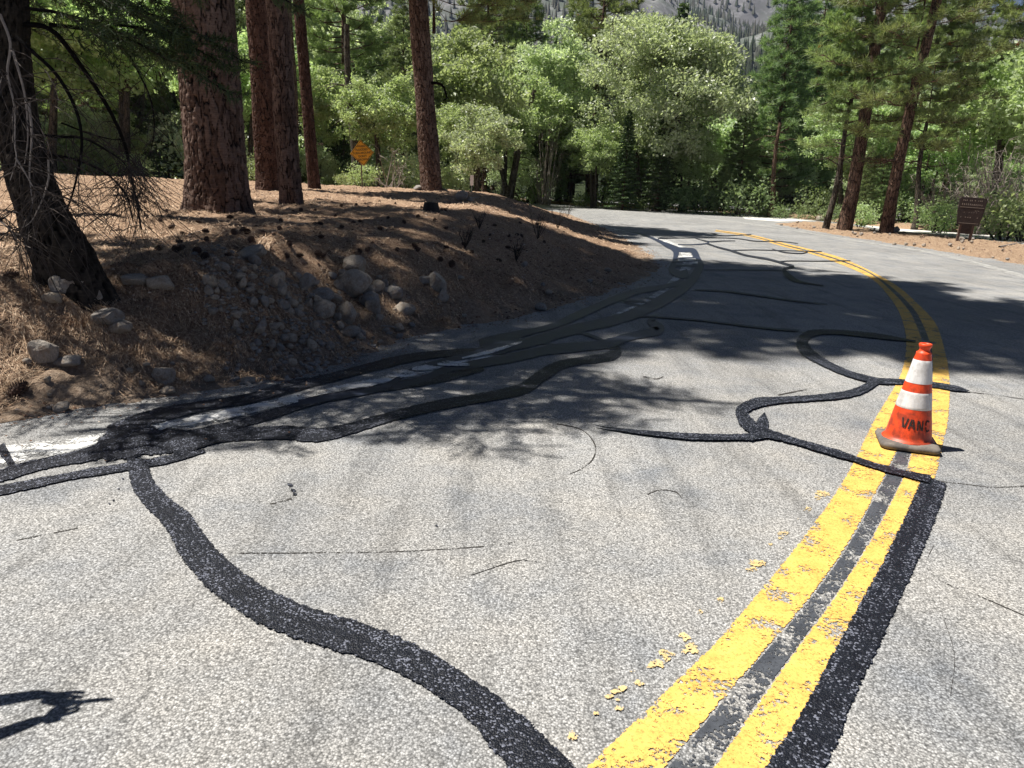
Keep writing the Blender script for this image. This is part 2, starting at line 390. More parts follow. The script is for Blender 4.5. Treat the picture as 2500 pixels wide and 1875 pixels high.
def build_ground():
    az = np.concatenate([np.linspace(-math.pi, -.86, 60)[:-1], np.linspace(-.86, .80, 820), np.linspace(.80, math.pi, 60)[1:]])
    rr = np.concatenate([[.02, .5, 1, 1.5, 2], np.exp(np.linspace(math.log(2.3), math.log(120), 700)), np.exp(np.linspace(math.log(124), math.log(5000), 40))])
    A, Rr = np.meshgrid(az, rr); X = np.sin(A)*Rr; Y = np.cos(A)*Rr
    Z = hz(X, Y)
    Z = np.where(Rr > 120, np.minimum(Z, 0)-.5, Z)
    nr, na = X.shape
    V = np.stack([X, Y, Z], -1).reshape(-1, 3)
    i = np.arange(nr-1)[:, None]*na; j = np.arange(na-1)[None]
    Fc = np.stack([i+j, i+na+j, i+na+j+1, i+j+1], -1).reshape(-1, 4)
    d = poly_dist(X, Y, INNER); ins = inside(X, Y, INNER_POLY)
    dirt = np.where(ins, 1-sm((d-.1)/.9+.3*fbm(X*1.5, Y*1.5, s=5)), 1)
    fo = inside(X, Y, FAR_POLY); fd = poly_dist(X, Y, FAROUT)
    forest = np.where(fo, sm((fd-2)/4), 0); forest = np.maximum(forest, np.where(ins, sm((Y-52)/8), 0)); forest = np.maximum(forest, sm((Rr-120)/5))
    il = inside(X, Y, ISLAND); orange = np.where(il, .75, 0.)+np.where(fo, 1-sm((fd-1)/3), 0)
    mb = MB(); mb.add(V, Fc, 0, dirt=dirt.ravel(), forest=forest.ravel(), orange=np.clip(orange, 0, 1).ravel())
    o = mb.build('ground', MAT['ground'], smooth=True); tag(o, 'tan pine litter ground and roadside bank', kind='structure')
build_ground()

def sheet(name, P, z, m, label):                           # flat polygon sheet
    me = bpy.data.meshes.new(name); me.from_pydata([(a, b, z) for a, b in P], [], [list(range(len(P)))]); me.materials.append(m)
    o = mkobj(name, me); tag(o, label, kind='structure'); return o
# the asphalt lies under all three: bank, island and far verge rise through it
sheet('road', [(-70, -40), (90, -40), (90, 110), (-70, 110)], 0.0, MAT['asphalt'], 'weathered grey asphalt road curving away to the left')

MAT['concrete'] = plain('pale_pullout_paving', (.62, .60, .57), .7, 3, .12)
sheet('pullout', list(map(tuple, np.vstack([Gp([(1820, 535), (1900, 541), (1995, 538), (2090, 548), (2171, 563), (2307, 573), (2500, 592), (2700, 615)]), [(34, 30), (60, 18), (60, 40), (40, 60), (20, 70)]]))), .004, MAT['concrete'], 'pale sunlit pavement of the pull-out beyond the dirt strip')
# ------------------------------------------------------------------ painted lines and crack sealant
ZC = [0.008]
def strip(name, A, B, m, z, label, n=None):
    A = np.asarray(A, float); B = np.asarray(B, float)
    k = len(A); mb = MB(); W = 5
    cols = [A+(B-A)*t for t in np.linspace(0, 1, W)]
    V = np.array([[np.append(G(*c[i])[:2], z) for c in cols] for i in range(k)]).reshape(-1, 3)
    ac = np.tile(np.linspace(-1, 1, W), k)
    i = np.arange(k-1)[:, None]*W; j = np.arange(W-1)[None]
    mb.add(V, np.stack([i+j, i+W+j, i+W+j+1, i+j+1], -1).reshape(-1, 4), 0, across=ac)
    o = mb.build(name, m); tag(o, label, kind='structure'); return o
def resamp(P, n):
    P = cat_rom(P, 6); s = np.concatenate([[0], np.cumsum(np.linalg.norm(np.diff(P, axis=0), axis=1))]); s /= s[-1]
    t = np.linspace(0, 1, n); return np.stack([np.interp(t, s, P[:, 0]), np.interp(t, s, P[:, 1])], 1)
def edges(name, A, B, m, z, label, n=70): return strip(name, resamp(A, n), resamp(B, n), m, z, label)
def ribbon(name, C, m, z, label, wscale=1.0):
    C = cat_rom(C, 7); P = C[:, :2]; w = np.maximum(C[:, 2], .8)*wscale/2; q_ = np.arange(len(P)); w = w*(1+.10*vnoise(q_*.23+P[0, 0], q_*0)+.07*vnoise(q_*.7, q_*0+P[0, 1]))
    # direction on the ground, so that the ribbon's width is measured across it
    T = np.gradient(P, axis=0); T /= np.linalg.norm(T, axis=1)[:, None]+1e-9
    Nn = np.stack([-T[:, 1], T[:, 0]], 1)
    return strip(name, P+Nn*w[:, None], P-Nn*w[:, None], m, z, label)

YL_L = [(1385, 1915), (1434, 1868), (1589, 1720), (1734, 1579), (1864, 1430), (1987, 1275), (2062, 1165), (2130, 1031), (2180, 950), (2203, 900), (2212, 835), (2204, 789), (2187, 748), (2144, 694), (2103, 667), (2030, 637), (1973, 618), (1900, 599), (1834, 579), (1744, 565)]
YL_R = [(1590, 1915), (1647, 1854), (1734, 1749), (1857, 1604), (1969, 1474), (2065, 1340), (2134, 1216), (2188, 1107), (2225, 1010), (2245, 930), (2256, 860), (2250, 824), (2236, 789), (2217, 754), (2171, 705), (2122, 667), (2049, 637), (1982, 617), (1905, 597), (1836, 577.6), (1746, 563.8)]
YR_L = [(1700, 1915), (1745, 1868), (1842, 1727), (1951, 1575), (2023, 1477), (2100, 1360), (2170, 1234), (2210, 1151), (2225, 1100), (2258, 1010), (2275, 930), (2275, 860), (2263, 819), (2236, 762), (2193, 716), (2160, 689), (2117, 661.5), (2052, 635), (1987, 615), (1908, 595.4), (1838, 576.4), (1747, 562.6)]
YR_R = [(1830, 1915), (1905, 1868), (1990, 1720), (2090, 1550), (2150, 1440), (2205, 1330), (2250, 1240), (2286, 1162), (2297, 1115), (2315, 1035), (2320, 963), (2318, 908), (2307, 854), (2285, 789), (2239, 740), (2193, 699.5), (2130, 664), (2056, 630), (1990, 611.5), (1910, 592.5), (1840, 574.4), (1748, 561)]
edges('yellow_centre_line', YL_L, YL_R, MAT['yellow'], .004, 'left stripe of the double yellow centre line', 90)
edges('yellow_centre_line', YR_L, YR_R, MAT['yellow'], .004, 'right stripe of the double yellow centre line', 90)
edges('separator_stripe', YL_R, YR_L, MAT['blackgap'], .0034, 'grey black gap between the two yellow stripes', 90)
ribbon('white_edge_line', [(-60, 1122, 52), (0, 1112, 50), (150, 1094, 46), (268, 1072, 38), (400, 1046, 34), (600, 1003, 28), (750, 968, 26), (870, 944, 26), (980, 919, 20), (1034, 908, 20), (1105, 894, 22), (1200, 864, 16), (1300, 836, 15), (1400, 808, 13), (1500, 772, 12), (1600, 722, 12), (1655, 675, 18), (1680, 640, 30), (1662, 607, 18), (1600, 582, 7), (1530, 566, 4), (1450, 549, 3)], MAT['white'], .004, 'worn white edge line along the bank')
ribbon('white_edge_line', [(1500, 514, 2), (1650, 526, 2), (1800, 543, 2.2), (1900, 557, 2.6), (2036, 579, 3.4), (2171, 600.5, 5), (2252, 613, 6), (2361, 637, 8), (2500, 675, 11), (2620, 712, 14)], MAT['whitefar'], .004, 'faded white edge line beside the orange dirt strip')

SNA = [(362, 1125), (366, 1142), (380, 1178), (423, 1222), (466, 1254), (492, 1291), (524, 1334), (554, 1363), (644, 1431), (766, 1485), (902, 1526), (1038, 1584), (1173, 1670), (1286, 1756), (1404, 1869), (1450, 1915)]
SNB = [(305, 1120), (311, 1146), (318, 1189), (347, 1236), (387, 1276), (412, 1312), (434, 1359), (470, 1406), (518, 1453), (631, 1530), (766, 1580), (879, 1612), (992, 1661), (1083, 1716), (1151, 1779), (1228, 1874), (1255, 1915)]
TZ = .008
def tz():
    global TZ; TZ += .00025; return TZ
def tar(C, label, ws=1.0):
    a = np.array(C); mu, mv = a[:, 0].mean(), a[:, 1].mean(); old = 560 < mv < 870 and (mu < 1720 or 'shade' in label or 'faint' in label or 'straight' in label) and mu > 1000  # bands in the shaded zone take the sealant with painted blue sheen
    return ribbon('crack_sealant', C, MAT['tarsheen' if old else 'tar'], tz(), label, ws)
edges('crack_sealant', SNA, SNB, MAT['tar'], tz(), 'wide black sealant band snaking across the near lane', 110)
edges('crack_sealant', [(2248, 1160), (2243, 1175), (2221, 1227), (2188, 1299), (2141, 1393), (2096, 1470), (2023, 1608), (1969, 1709), (1915, 1799), (1864, 1872), (1835, 1915)],
      [(2313, 1185), (2309, 1200), (2298, 1240), (2279, 1290), (2235, 1393), (2190, 1490), (2145, 1590), (2100, 1680), (2059, 1788), (2023, 1875), (2008, 1915)], MAT['tar'], tz(), 'straight black sealant band beside the yellow line', 90)
for C, lb in [
    ([(-60, 1172, 34), (0, 1164, 34), (87, 1139, 32), (217, 1112, 34), (300, 1085, 40)], 'sealant band along the left edge line'),
    ([(-60, 1210, 26), (0, 1200, 26), (108, 1178, 22), (217, 1157, 20), (330, 1139, 22), (430, 1120, 20), (500, 1103, 8)], 'lower sealant band at left'),
    ([(0, 1090, 30), (18, 1120, 22), (38, 1150, 22)], 'short sealant stub at left frame edge'),
    ([(245, 1110, 50), (285, 1085, 90), (330, 1075, 100), (390, 1080, 70), (460, 1075, 44)], 'sealant puddle at the junction'),
    ([(270, 1065, 50), (325, 1037, 44), (398, 1014, 36), (506, 992, 28), (615, 974, 28), (705, 947, 34), (800, 926, 26), (900, 900, 24), (1010, 874, 22), (1120, 862, 18), (1180, 858, 12)], 'outer sealant band below the bank'),
    ([(380, 1085, 50), (460, 1070, 40), (542, 1048, 26), (651, 1018, 24), (752, 985, 24), (850, 963, 18), (960, 945, 20), (1080, 925, 20), (1180, 900, 18)], 'middle sealant band under the shade'),
    ([(420, 1100, 46), (542, 1068, 34), (687, 1059, 34), (800, 1062, 32), (953, 1020, 26), (1080, 990, 26), (1206, 968, 28), (1279, 950, 30), (1322, 920, 30), (1369, 893, 24), (1423, 882, 18), (1468, 876, 22), (1500, 866, 26), (1505, 852, 18), (1480, 846, 12)], 'long lower sealant band with hooked end'),
    ([(960, 948, 16), (1040, 925, 16), (1098, 902, 18), (1242, 877, 26), (1330, 858, 24), (1400, 850, 26), (1454, 845, 26), (1495, 838, 24), (1536, 824, 22), (1590, 813, 22), (1612, 806, 22), (1601, 795, 20), (1588, 786, 18), (1601, 775, 8)], 'sealant band with zigzag end'),
    ([(700, 990, 14), (800, 975, 16), (930, 950, 14), (1010, 905, 12), (1100, 880, 14), (1200, 857, 16), (1290, 838, 24), (1400, 806, 26), (1481, 788, 26), (1536, 772, 27), (1590, 749, 28), (1630, 727, 27), (1671, 702, 25), (1693, 680, 24), (1704, 661, 20), (1712, 645, 12), (1698, 629, 9), (1690, 613, 9)], 'main diagonal sealant band towards the nose of the bank'),
    ([(1170, 840, 20), (1225, 826, 22), (1279, 815, 16), (1351, 797, 14), (1400, 776, 20), (1454, 752, 18), (1508, 729, 17), (1563, 711, 15), (1617, 702, 13), (1671, 689, 14)], 'upper diagonal sealant band'),
    ([(1279, 846, 12), (1320, 830, 10), (1370, 815, 9), (1410, 812, 8), (1460, 828, 8), (1480, 842, 8)], 'oval sealant loop upper side'),
    ([(1315, 833, 9), (1350, 846, 8), (1400, 853, 8), (1450, 848, 8)], 'oval sealant loop lower side'),
    ([(1160, 862, 10), (1220, 850, 34), (1270, 836, 26)], 'sealant blotch at bank toe'),
    ([(1519, 733, 5), (1563, 738, 5), (1600, 744, 6)], 'thin sealant rung'), ([(1522, 738, 3), (1560, 748, 4), (1590, 752, 5)], 'thin second sealant rung'),
    ([(1575, 728, 4), (1598, 733, 7), (1612, 737, 7)], 'short sealant rung'),
    ([(1508, 563, 1.5), (1541, 568, 2.5), (1574, 575, 4), (1606, 588, 7), (1630, 600, 12), (1658, 610, 13), (1693, 613, 12), (1704, 629, 9), (1712, 645, 9), (1705, 665, 16)], 'far sealant band past the nose'),
    ([(1635, 600, 10), (1650, 615, 14), (1648, 630, 10), (1644, 645, 12), (1640, 660, 16), (1660, 672, 20), (1680, 668, 20)], 'sealant ladder side'),
    ([(1645, 633, 3), (1675, 631, 3), (1705, 630, 3)], 'ladder rung'), ([(1650, 640, 3), (1680, 638.5, 3), (1708, 640, 3)], 'second ladder rung'),
    ([(1645, 650, 6), (1680, 650, 3), (1710, 652, 5)], 'third ladder rung'),
    ([(1606, 583.5, 2.4), (1671, 581.5, 2), (1766, 581.5, 2), (1807, 584, 2.4), (1847, 589.5, 2.6), (1902, 590, 2), (1948, 595, 1.2)], 'thin far sealant line'),
    ([(1698, 583, 1.6), (1731, 590.5, 3), (1763, 589, 2.4), (1795, 588.5, 1.4)], 'thin far sealant fork'),
    ([(1655, 598, 2), (1690, 598, 2), (1723, 595.5, 3), (1731, 590.5, 3)], 'thin far sealant join'),
    ([(1725, 595, 4), (1753, 604.5, 4), (1785, 613, 5), (1820, 624, 5), (1875, 634, 5), (1915, 645, 6), (1937, 652, 6), (1914, 658.5, 7), (1922, 672, 12), (1935, 682, 12), (1956, 690, 5), (2010, 699, 3)], 'sealant line down the middle of the lane'),
    ([(1736, 569.5, 2), (1761, 576, 2.4), (1800, 575, 2), (1834, 573, 2)], 'thin far sealant branch'),
    ([(1785, 612, 2), (1840, 611, 1.8), (1888, 612, 1.8), (2006, 615, 2)], 'thin sealant line across the yellow line'),
    ([(1885, 609, 1.4), (1915, 617, 2.4), (1956, 619.5, 2.6), (1972, 615.5, 3)], 'thin sealant arc'),
    ([(1904, 640, 2.5), (1931, 638, 2.4), (2000, 638.5, 2), (2076, 637.5, 2)], 'second thin sealant line across the yellow line'),
    ([(1720, 659.5, 2), (1820, 660, 1.6), (1915, 661.5, 2)], 'straight thin sealant line'),
    ([(1695, 709, 3), (1766, 712, 4), (1834, 721, 4), (1929, 735, 3), (2020, 745, 1.5)], 'long thin sealant line in the shade'),
    ([(1549, 774, 4), (1606, 775.5, 4), (1725, 786, 4.6), (1861, 802.6, 5), (1950, 810, 6)], 'lower long thin sealant line in the shade'),
    ([(2235, 836, 3), (2185, 829, 10), (2134, 822, 13), (2062, 814.5, 12), (2007, 813, 13), (1973, 820, 22), (1958, 838, 34), (1970, 861, 30), (2007, 886, 22), (2062, 912, 16), (2116, 928, 16), (2152, 934, 16), (2206, 936, 14), (2279, 943, 15), (2333, 952, 13), (2366, 958.5, 3)], 'hook shaped sealant band passing behind the cone'),
    ([(2140, 932, 22), (2105, 954, 24), (2062, 967, 19), (1989, 975, 16), (1899, 981, 18), (1845, 988, 24), (1814, 1004, 32), (1815, 1026, 34), (1838, 1050, 36), (1860, 1066, 34)], 'curved sealant band left of the cone'),
    ([(1866, 1012, 3), (1862, 1032, 30), (1857, 1056, 34)], 'sealant spur'),
    ([(1870, 1062, 30), (1840, 1070, 24), (1808, 1072, 17), (1695, 1071, 16), (1582, 1062, 12), (1492, 1051, 6), (1452, 1044, 1.5)], 'tapering sealant arm to the left'),
    ([(1850, 1055, 28), (1880, 1065, 22), (1917, 1075, 18), (1989, 1096.5, 17), (2062, 1118, 17), (2134, 1142, 17), (2206, 1161, 17), (2270, 1176, 22)], 'sealant arm crossing the yellow line'),
]: tar(C, lb)
MAT['whitebit'] = marking_mat('broken_white_paint', (.60, .60, .59), (.76, .76, .75), .95, .22)
for C, lb in [([(387, 1053, 8), (500, 1028, 22), (620, 1003, 22), (728, 984, 10)], 'long piece of the worn white edge line between sealant bands'),
    ([(806, 957, 8), (860, 947, 20), (910, 939, 20), (952, 931, 8)], 'broken piece of the white edge line in the shade'), ([(944, 921, 8), (975, 917, 22), (1000, 917, 20), (1018, 917, 6)], 'short broken piece of the white edge line'),
    ([(1006, 906, 8), (1034, 902, 17), (1064, 902, 8)], 'smallest broken piece of the white edge line'), ([(1068, 893, 8), (1100, 892, 17), (1146, 895, 8)], 'oblong broken piece of the white edge line'),
    ([(1128, 879, 5), (1200, 862, 12), (1275, 838, 5)], 'slim broken piece of the white edge line near the oval loop'), ([(1655, 637, 7), (1698, 635, 7)], 'white piece between the rungs of the sealant ladder'), ([(1682, 644, 9), (1703, 643.5, 9)], 'small white piece low in the sealant ladder'), ([(1656, 628, 4), (1690, 628, 4)], 'thin white piece at the top of the sealant ladder')]:
    ribbon('white_edge_line', C, MAT['whitebit'], tz(), lb)
def crack(C, lb): return ribbon('hairline_crack', C, MAT['crack'], .0022, lb)
for C, lb in [
    ([(555, 1352, 5), (620, 1351, 4), (700, 1351, 3), (780, 1350, 3), (900, 1349, 2), (1000, 1346, 2), (1190, 1334, 3), (1270, 1321, 3), (1290, 1316, 1)], 'hairline crack right of the wide sealant band'),
    ([(1360, 1035, 3), (1420, 1050, 3), (1452, 1085, 4), (1448, 1120, 4), (1420, 1145, 3), (1390, 1158, 2)], 'curved hairline crack in the shade edge'),
    ([(1580, 1208, 4), (1610, 1197, 3), (1650, 1202, 3), (1668, 1222, 2)], 'short curved crack'),
    ([(2290, 1175, 3), (2360, 1183, 2.4), (2420, 1190, 2.4), (2500, 1188, 3)], 'crack continuing right of the sealant corner'),
    ([(2366, 958, 3), (2430, 965, 2), (2500, 975, 2)], 'crack continuing from the sealant tip'),
    ([(2280, 1330, 3), (2262, 1380, 2), (2300, 1420, 3), (2400, 1460, 3), (2520, 1512, 3)], 'crack at lower right'),
    ([(660, 1232, 4), (690, 1224, 4), (712, 1218, 5)], 'short scratch on the lane'),
    ([(1900, 965, 4), (1950, 955, 4), (1975, 950, 2)], 'broken crack near the curved band'),
    ([(2300, 1500, 2), (2330, 1600, 2), (2320, 1700, 2)], 'faint crack lower right'),
    ([(1150, 1405, 2), (1260, 1370, 3), (1310, 1372, 2)], 'faint crack mid lane'),
    ([(1570, 920, 3), (1600, 926, 4), (1620, 920, 3)], 'small crack mark'),
    ([(40, 1320, 3), (140, 1300, 3), (190, 1290, 2)], 'faint crack at left'),
]: crack(C, lb)
def blobs(name, L, m, z, label):
    mb = MB(); r = np.random.default_rng(3)
    for q_, (u, v, s) in enumerate(L):
        k = 18; th = np.linspace(0, 2*np.pi, k, endpoint=False)
        rad = s*(1+.45*vnoise(np.cos(th)*1.7+u, np.sin(th)*1.7+v)+.25*vnoise(np.cos(th)*5+u, np.sin(th)*5+v))
        pts = [G(u, v)]+[G(u+a*np.cos(t), v+a*.62*np.sin(t)) for a, t in zip(rad, th)]
        V = np.array(pts); V[:, 2] = z+.00008*q_
        mb.add(V, [[0, 1+i, 1+(i+1) % k] for i in range(k)], 0, across=np.array([0]+[.97]*k))
    o = mb.build(name, m); tag(o, label, kind='structure')
MAT['spatter'] = marking_mat('dried_yellow_paint_spots', (.56, .40, .17), (.66, .50, .25), 1.15, .24)
blobs('yellow_paint_spots', [(2011, 1207, 17), (1998, 1218, 10), (1971, 1246, 12), (1945, 1269, 6), (1913, 1303, 13), (1905, 1315, 9), (1881, 1332, 7), (1845, 1379, 20), (1832, 1392, 14), (1862, 1378, 12), (1759, 1467, 9), (1709, 1496, 9), (1672, 1555, 18), (1688, 1580, 17), (1695, 1592, 14), (1672, 1592, 10), (1622, 1598, 20), (1604, 1620, 20), (1590, 1630, 13), (1640, 1600, 10), (1628, 1612, 12), (1542, 1640, 9), (1559, 1673, 15), (1520, 1682, 12), (1500, 1692, 12), (1487, 1704, 12), (1506, 1712, 7), (1510, 1732, 11), (1455, 1745, 8), (1396, 1801, 18)], MAT['spatter'], .0045, 'pale yellow paint spots beside the centre line')
blobs('tar_drips', [(708, 1185, 7), (716, 1198, 7), (720, 1208, 5), (300, 1170, 3), (290, 1195, 3), (277, 1223, 3), (267, 1231, 3), (1066, 1285, 4)], MAT['tar'], .0046, 'small black tar drips on the lane')

# ------------------------------------------------------------------ tree builders
def voro(u, v, nu, s):                                     # jittered cells, periodic in u with nu cells
    iu, iv = np.floor(u), np.floor(v); f1 = np.full(u.shape, 9.); f2 = np.full(u.shape, 9.); cid = np.zeros(u.shape)
    for a in (-1, 0, 1):
        for b in (-1, 0, 1):
            cu, cv = iu+a, iv+b; w = np.mod(cu, nu)
            px = cu+.5+.8*(_h(w, cv, w*0, s)-.5); py = cv+.5+.8*(_h(w, cv, w*0, s+5)-.5)
            d = np.hypot(u-px, v-py); c = _h(w, cv, w*0, s+11)
            n2 = np.minimum(np.maximum(f1, d), f2); cid = np.where(d < f1, c, cid); f1 = np.minimum(f1, d); f2 = n2
    return f2-f1, cid
def bark_trunk(P, rad, m, parent, sides=110, dz=.03, dense=7.0, amp=.05, cw=.13, ch=.34, flare=.25, seed=1, name='trunk', lobes=True):
    P = np.asarray(P, float); s = np.concatenate([[0], np.cumsum(np.linalg.norm(np.diff(P, axis=0), axis=1))]); L = s[-1]
    t = np.concatenate([np.arange(0, min(dense, L), dz), np.linspace(min(dense, L), L, 22)[1 if L > dense else 0:]])
    Q = np.stack([np.interp(t, s, P[:, k]) for k in range(3)], 1); r = np.interp(t, s, rad)
    T, A, B = frames(Q)
    th = np.linspace(0, 2*np.pi, sides, endpoint=False); TH, H = np.meshgrid(th, t)
    nu = max(5, round(2*np.pi*rad[0]/cw))
    wob = .55*fbm(np.cos(TH)*3, np.sin(TH)*3, H*2.2, 3, seed)
    e, c = voro(TH/(2*np.pi)*nu+wob*.9, H/ch+.5*fbm(np.cos(TH)*4, np.sin(TH)*4, H*3, 3, seed+3), nu, seed)
    e = sm((e-.005)/.11)
    root = np.exp(-H/.35)
    lob = 1+.16*root*np.sin(TH*5+seed)*lobes+.05*fbm(np.cos(TH), np.sin(TH), H*.5, 2, seed+9)
    rr = r[:, None]*lob*(1+flare*np.exp(-H/.45)) - amp*(1-e) + amp*.35*(c-.5) + amp*.45*fbm(np.cos(TH)*11, np.sin(TH)*11, H*14, 3, seed)
    V = (Q[:, None]+rr[..., None]*(np.cos(TH)[..., None]*A[:, None]+np.sin(TH)[..., None]*B[:, None])).reshape(-1, 3)
    n = len(t); i = np.arange(n-1)[:, None]*sides; j = np.arange(sides)[None]; k = (j+1) % sides
    mb = MB(); mb.add(V, np.stack([i+j, i+k, i+sides+k, i+sides+j], -1).reshape(-1, 4), 0, plate=e.ravel(), cell=c.ravel())
    return mb.build(name, m, parent, smooth=True)

def rand_unit(r, n):
    v = r.normal(size=(n, 3)); return v/np.linalg.norm(v, axis=1)[:, None]
def leaves(mb, C, r, size, up=.5, aspect=.6, mi=0):
    """one small folded quad per point of C"""
    n = len(C); nrm = rand_unit(r, n)+np.array([0, 0, up]); nrm /= np.linalg.norm(nrm, axis=1)[:, None]
    a = np.cross(nrm, rand_unit(r, n)); a /= np.linalg.norm(a, axis=1)[:, None]+1e-9; b = np.cross(nrm, a)
    s = size*r.uniform(.6, 1.35, (n, 1))
    V = np.stack([C-a*s*.5, C+b*s*.5*aspect+nrm*s*.08, C+a*s*.5, C-b*s*.5*aspect+nrm*s*.08], 1).reshape(-1, 3)
    mb.add(V, np.arange(4*n).reshape(-1, 4), mi)
def needles(mb, C, D, r, per, length, width, spread=1.0, mi=0):
    """tufts at C pointing along D: thin triangles"""
    n = len(C); C2 = np.repeat(C, per, 0); D2 = np.repeat(D, per, 0)
    v = D2*.75+rand_unit(r, n*per)*spread; v /= np.linalg.norm(v, axis=1)[:, None]
    a = np.cross(v, rand_unit(r, n*per)); a /= np.linalg.norm(a, axis=1)[:, None]+1e-9
    L = length*r.uniform(.7, 1.2, (n*per, 1)); W = width
    base = C2+rand_unit(r, n*per)*length*.18
    V = np.stack([base-a*W*.5, base+a*W*.5, base+v*L], 1).reshape(-1, 3)
    mb.add(V, np.arange(3*n*per).reshape(-1, 3), mi)
def grow(mb, nodes, rads, targets, r, rmin=.012, sides=5, sag=.0):
    """attach each target to the nearest node of the growing skeleton"""
    Nd = [np.array(p, float) for p in nodes]; Rd = list(rads)
    ctr = np.array(nodes[0], float)
    order = np.argsort(np.linalg.norm(targets-np.array(nodes[-1]), axis=1)+.0*r.random(len(targets)))
    for k in order:
        t = targets[k]; A = np.array(Nd); d = np.linalg.norm(A-t, axis=1)+.55*np.maximum(A[:, 2]-t[2], 0)
        j = int(np.argmin(d)); p = A[j]; L = np.linalg.norm(t-p)
        m1 = p+(t-p)*.35+rand_unit(r, 1)[0]*L*.10+np.array([0, 0, .10*L]); m2 = p+(t-p)*.7+rand_unit(r, 1)[0]*L*.10+np.array([0, 0, .07*L-sag*L])
        r0 = max(rmin*1.3, Rd[j]*.62); r1 = max(rmin, r0*.55)
        tube(mb, np.array([p, m1, m2, t]), [r0, r0*.85, r0*.7, r1], sides)
        Nd += [m1, m2, t]; Rd += [r0*.85, r0*.7, r1]
def make_broadleaf(seed, H, Rx, h0, lobes, per, lsize, m_leaf, m_bark, trunk_r=.3, stems=1, dens=1.0, lobe_r=.33):
    r = np.random.default_rng(seed); tr = MB(); cr = MB()
    ctr = np.array([0, 0, (H+h0)/2]); hh = (H-h0)/2
    tg = []
    for i in range(lobes):
        d = rand_unit(r, 1)[0]; d[2] = d[2]*.9+.12
        q = r.uniform(.45, .82); c = ctr+d*np.array([Rx*q, Rx*q, hh*q])
        lr = Rx*lobe_r*r.uniform(.7, 1.25)
        k = int(per*dens*r.uniform(.7, 1.3)); u = rand_unit(r, k); u[:, 2] = np.where(u[:, 2] < -.35, -u[:, 2], u[:, 2])
        p = c+u*lr*r.uniform(.55, 1.0, (k, 1))*np.array([1, 1, .8]); tg.append(p)
    T = np.vstack(tg); T = T[T[:, 2] > h0*.8]
    nodes = []; rads = []
    for s in range(stems):
        a = r.uniform(0, 6.28); off = np.array([math.cos(a), math.sin(a), 0])*(trunk_r*.9 if stems > 1 else 0)
        lean = np.array([math.cos(a), math.sin(a), 0])*(.22*Rx if stems > 1 else .05*Rx)
        pth = [off+lean*(t**1.3)+np.array([.12*math.sin(3*t+s), .12*math.cos(4*t+s), t*(H*.62)]) for t in np.linspace(0, 1, 9)]
        rr = [trunk_r*(1.25 if t == 0 else 1-.72*t) for t in np.linspace(0, 1, 9)]
        pth[0][2] = -.4
        tube(tr, cat_rom(pth, 3), np.interp(np.linspace(0, 1, 25), np.linspace(0, 1, 9), rr), 10)
        for q, w in zip(pth[3:], rr[3:]): nodes.append(q); rads.append(w)
    # main limbs reach for a subset of the leaf clumps
    grow(tr, nodes, rads, T[::3], r, rmin=.02)
    for c in T:
        k = int(22*dens*r.uniform(.6, 1.5)); p = c+r.normal(size=(k, 3))*np.array([.34, .34, .24])*lobe_r/.33*Rx/6
        leaves(cr, p, r, lsize, .3)
    return tr.build('trunk', m_bark, link=False, smooth=True), cr.build('crown', m_leaf, link=False)
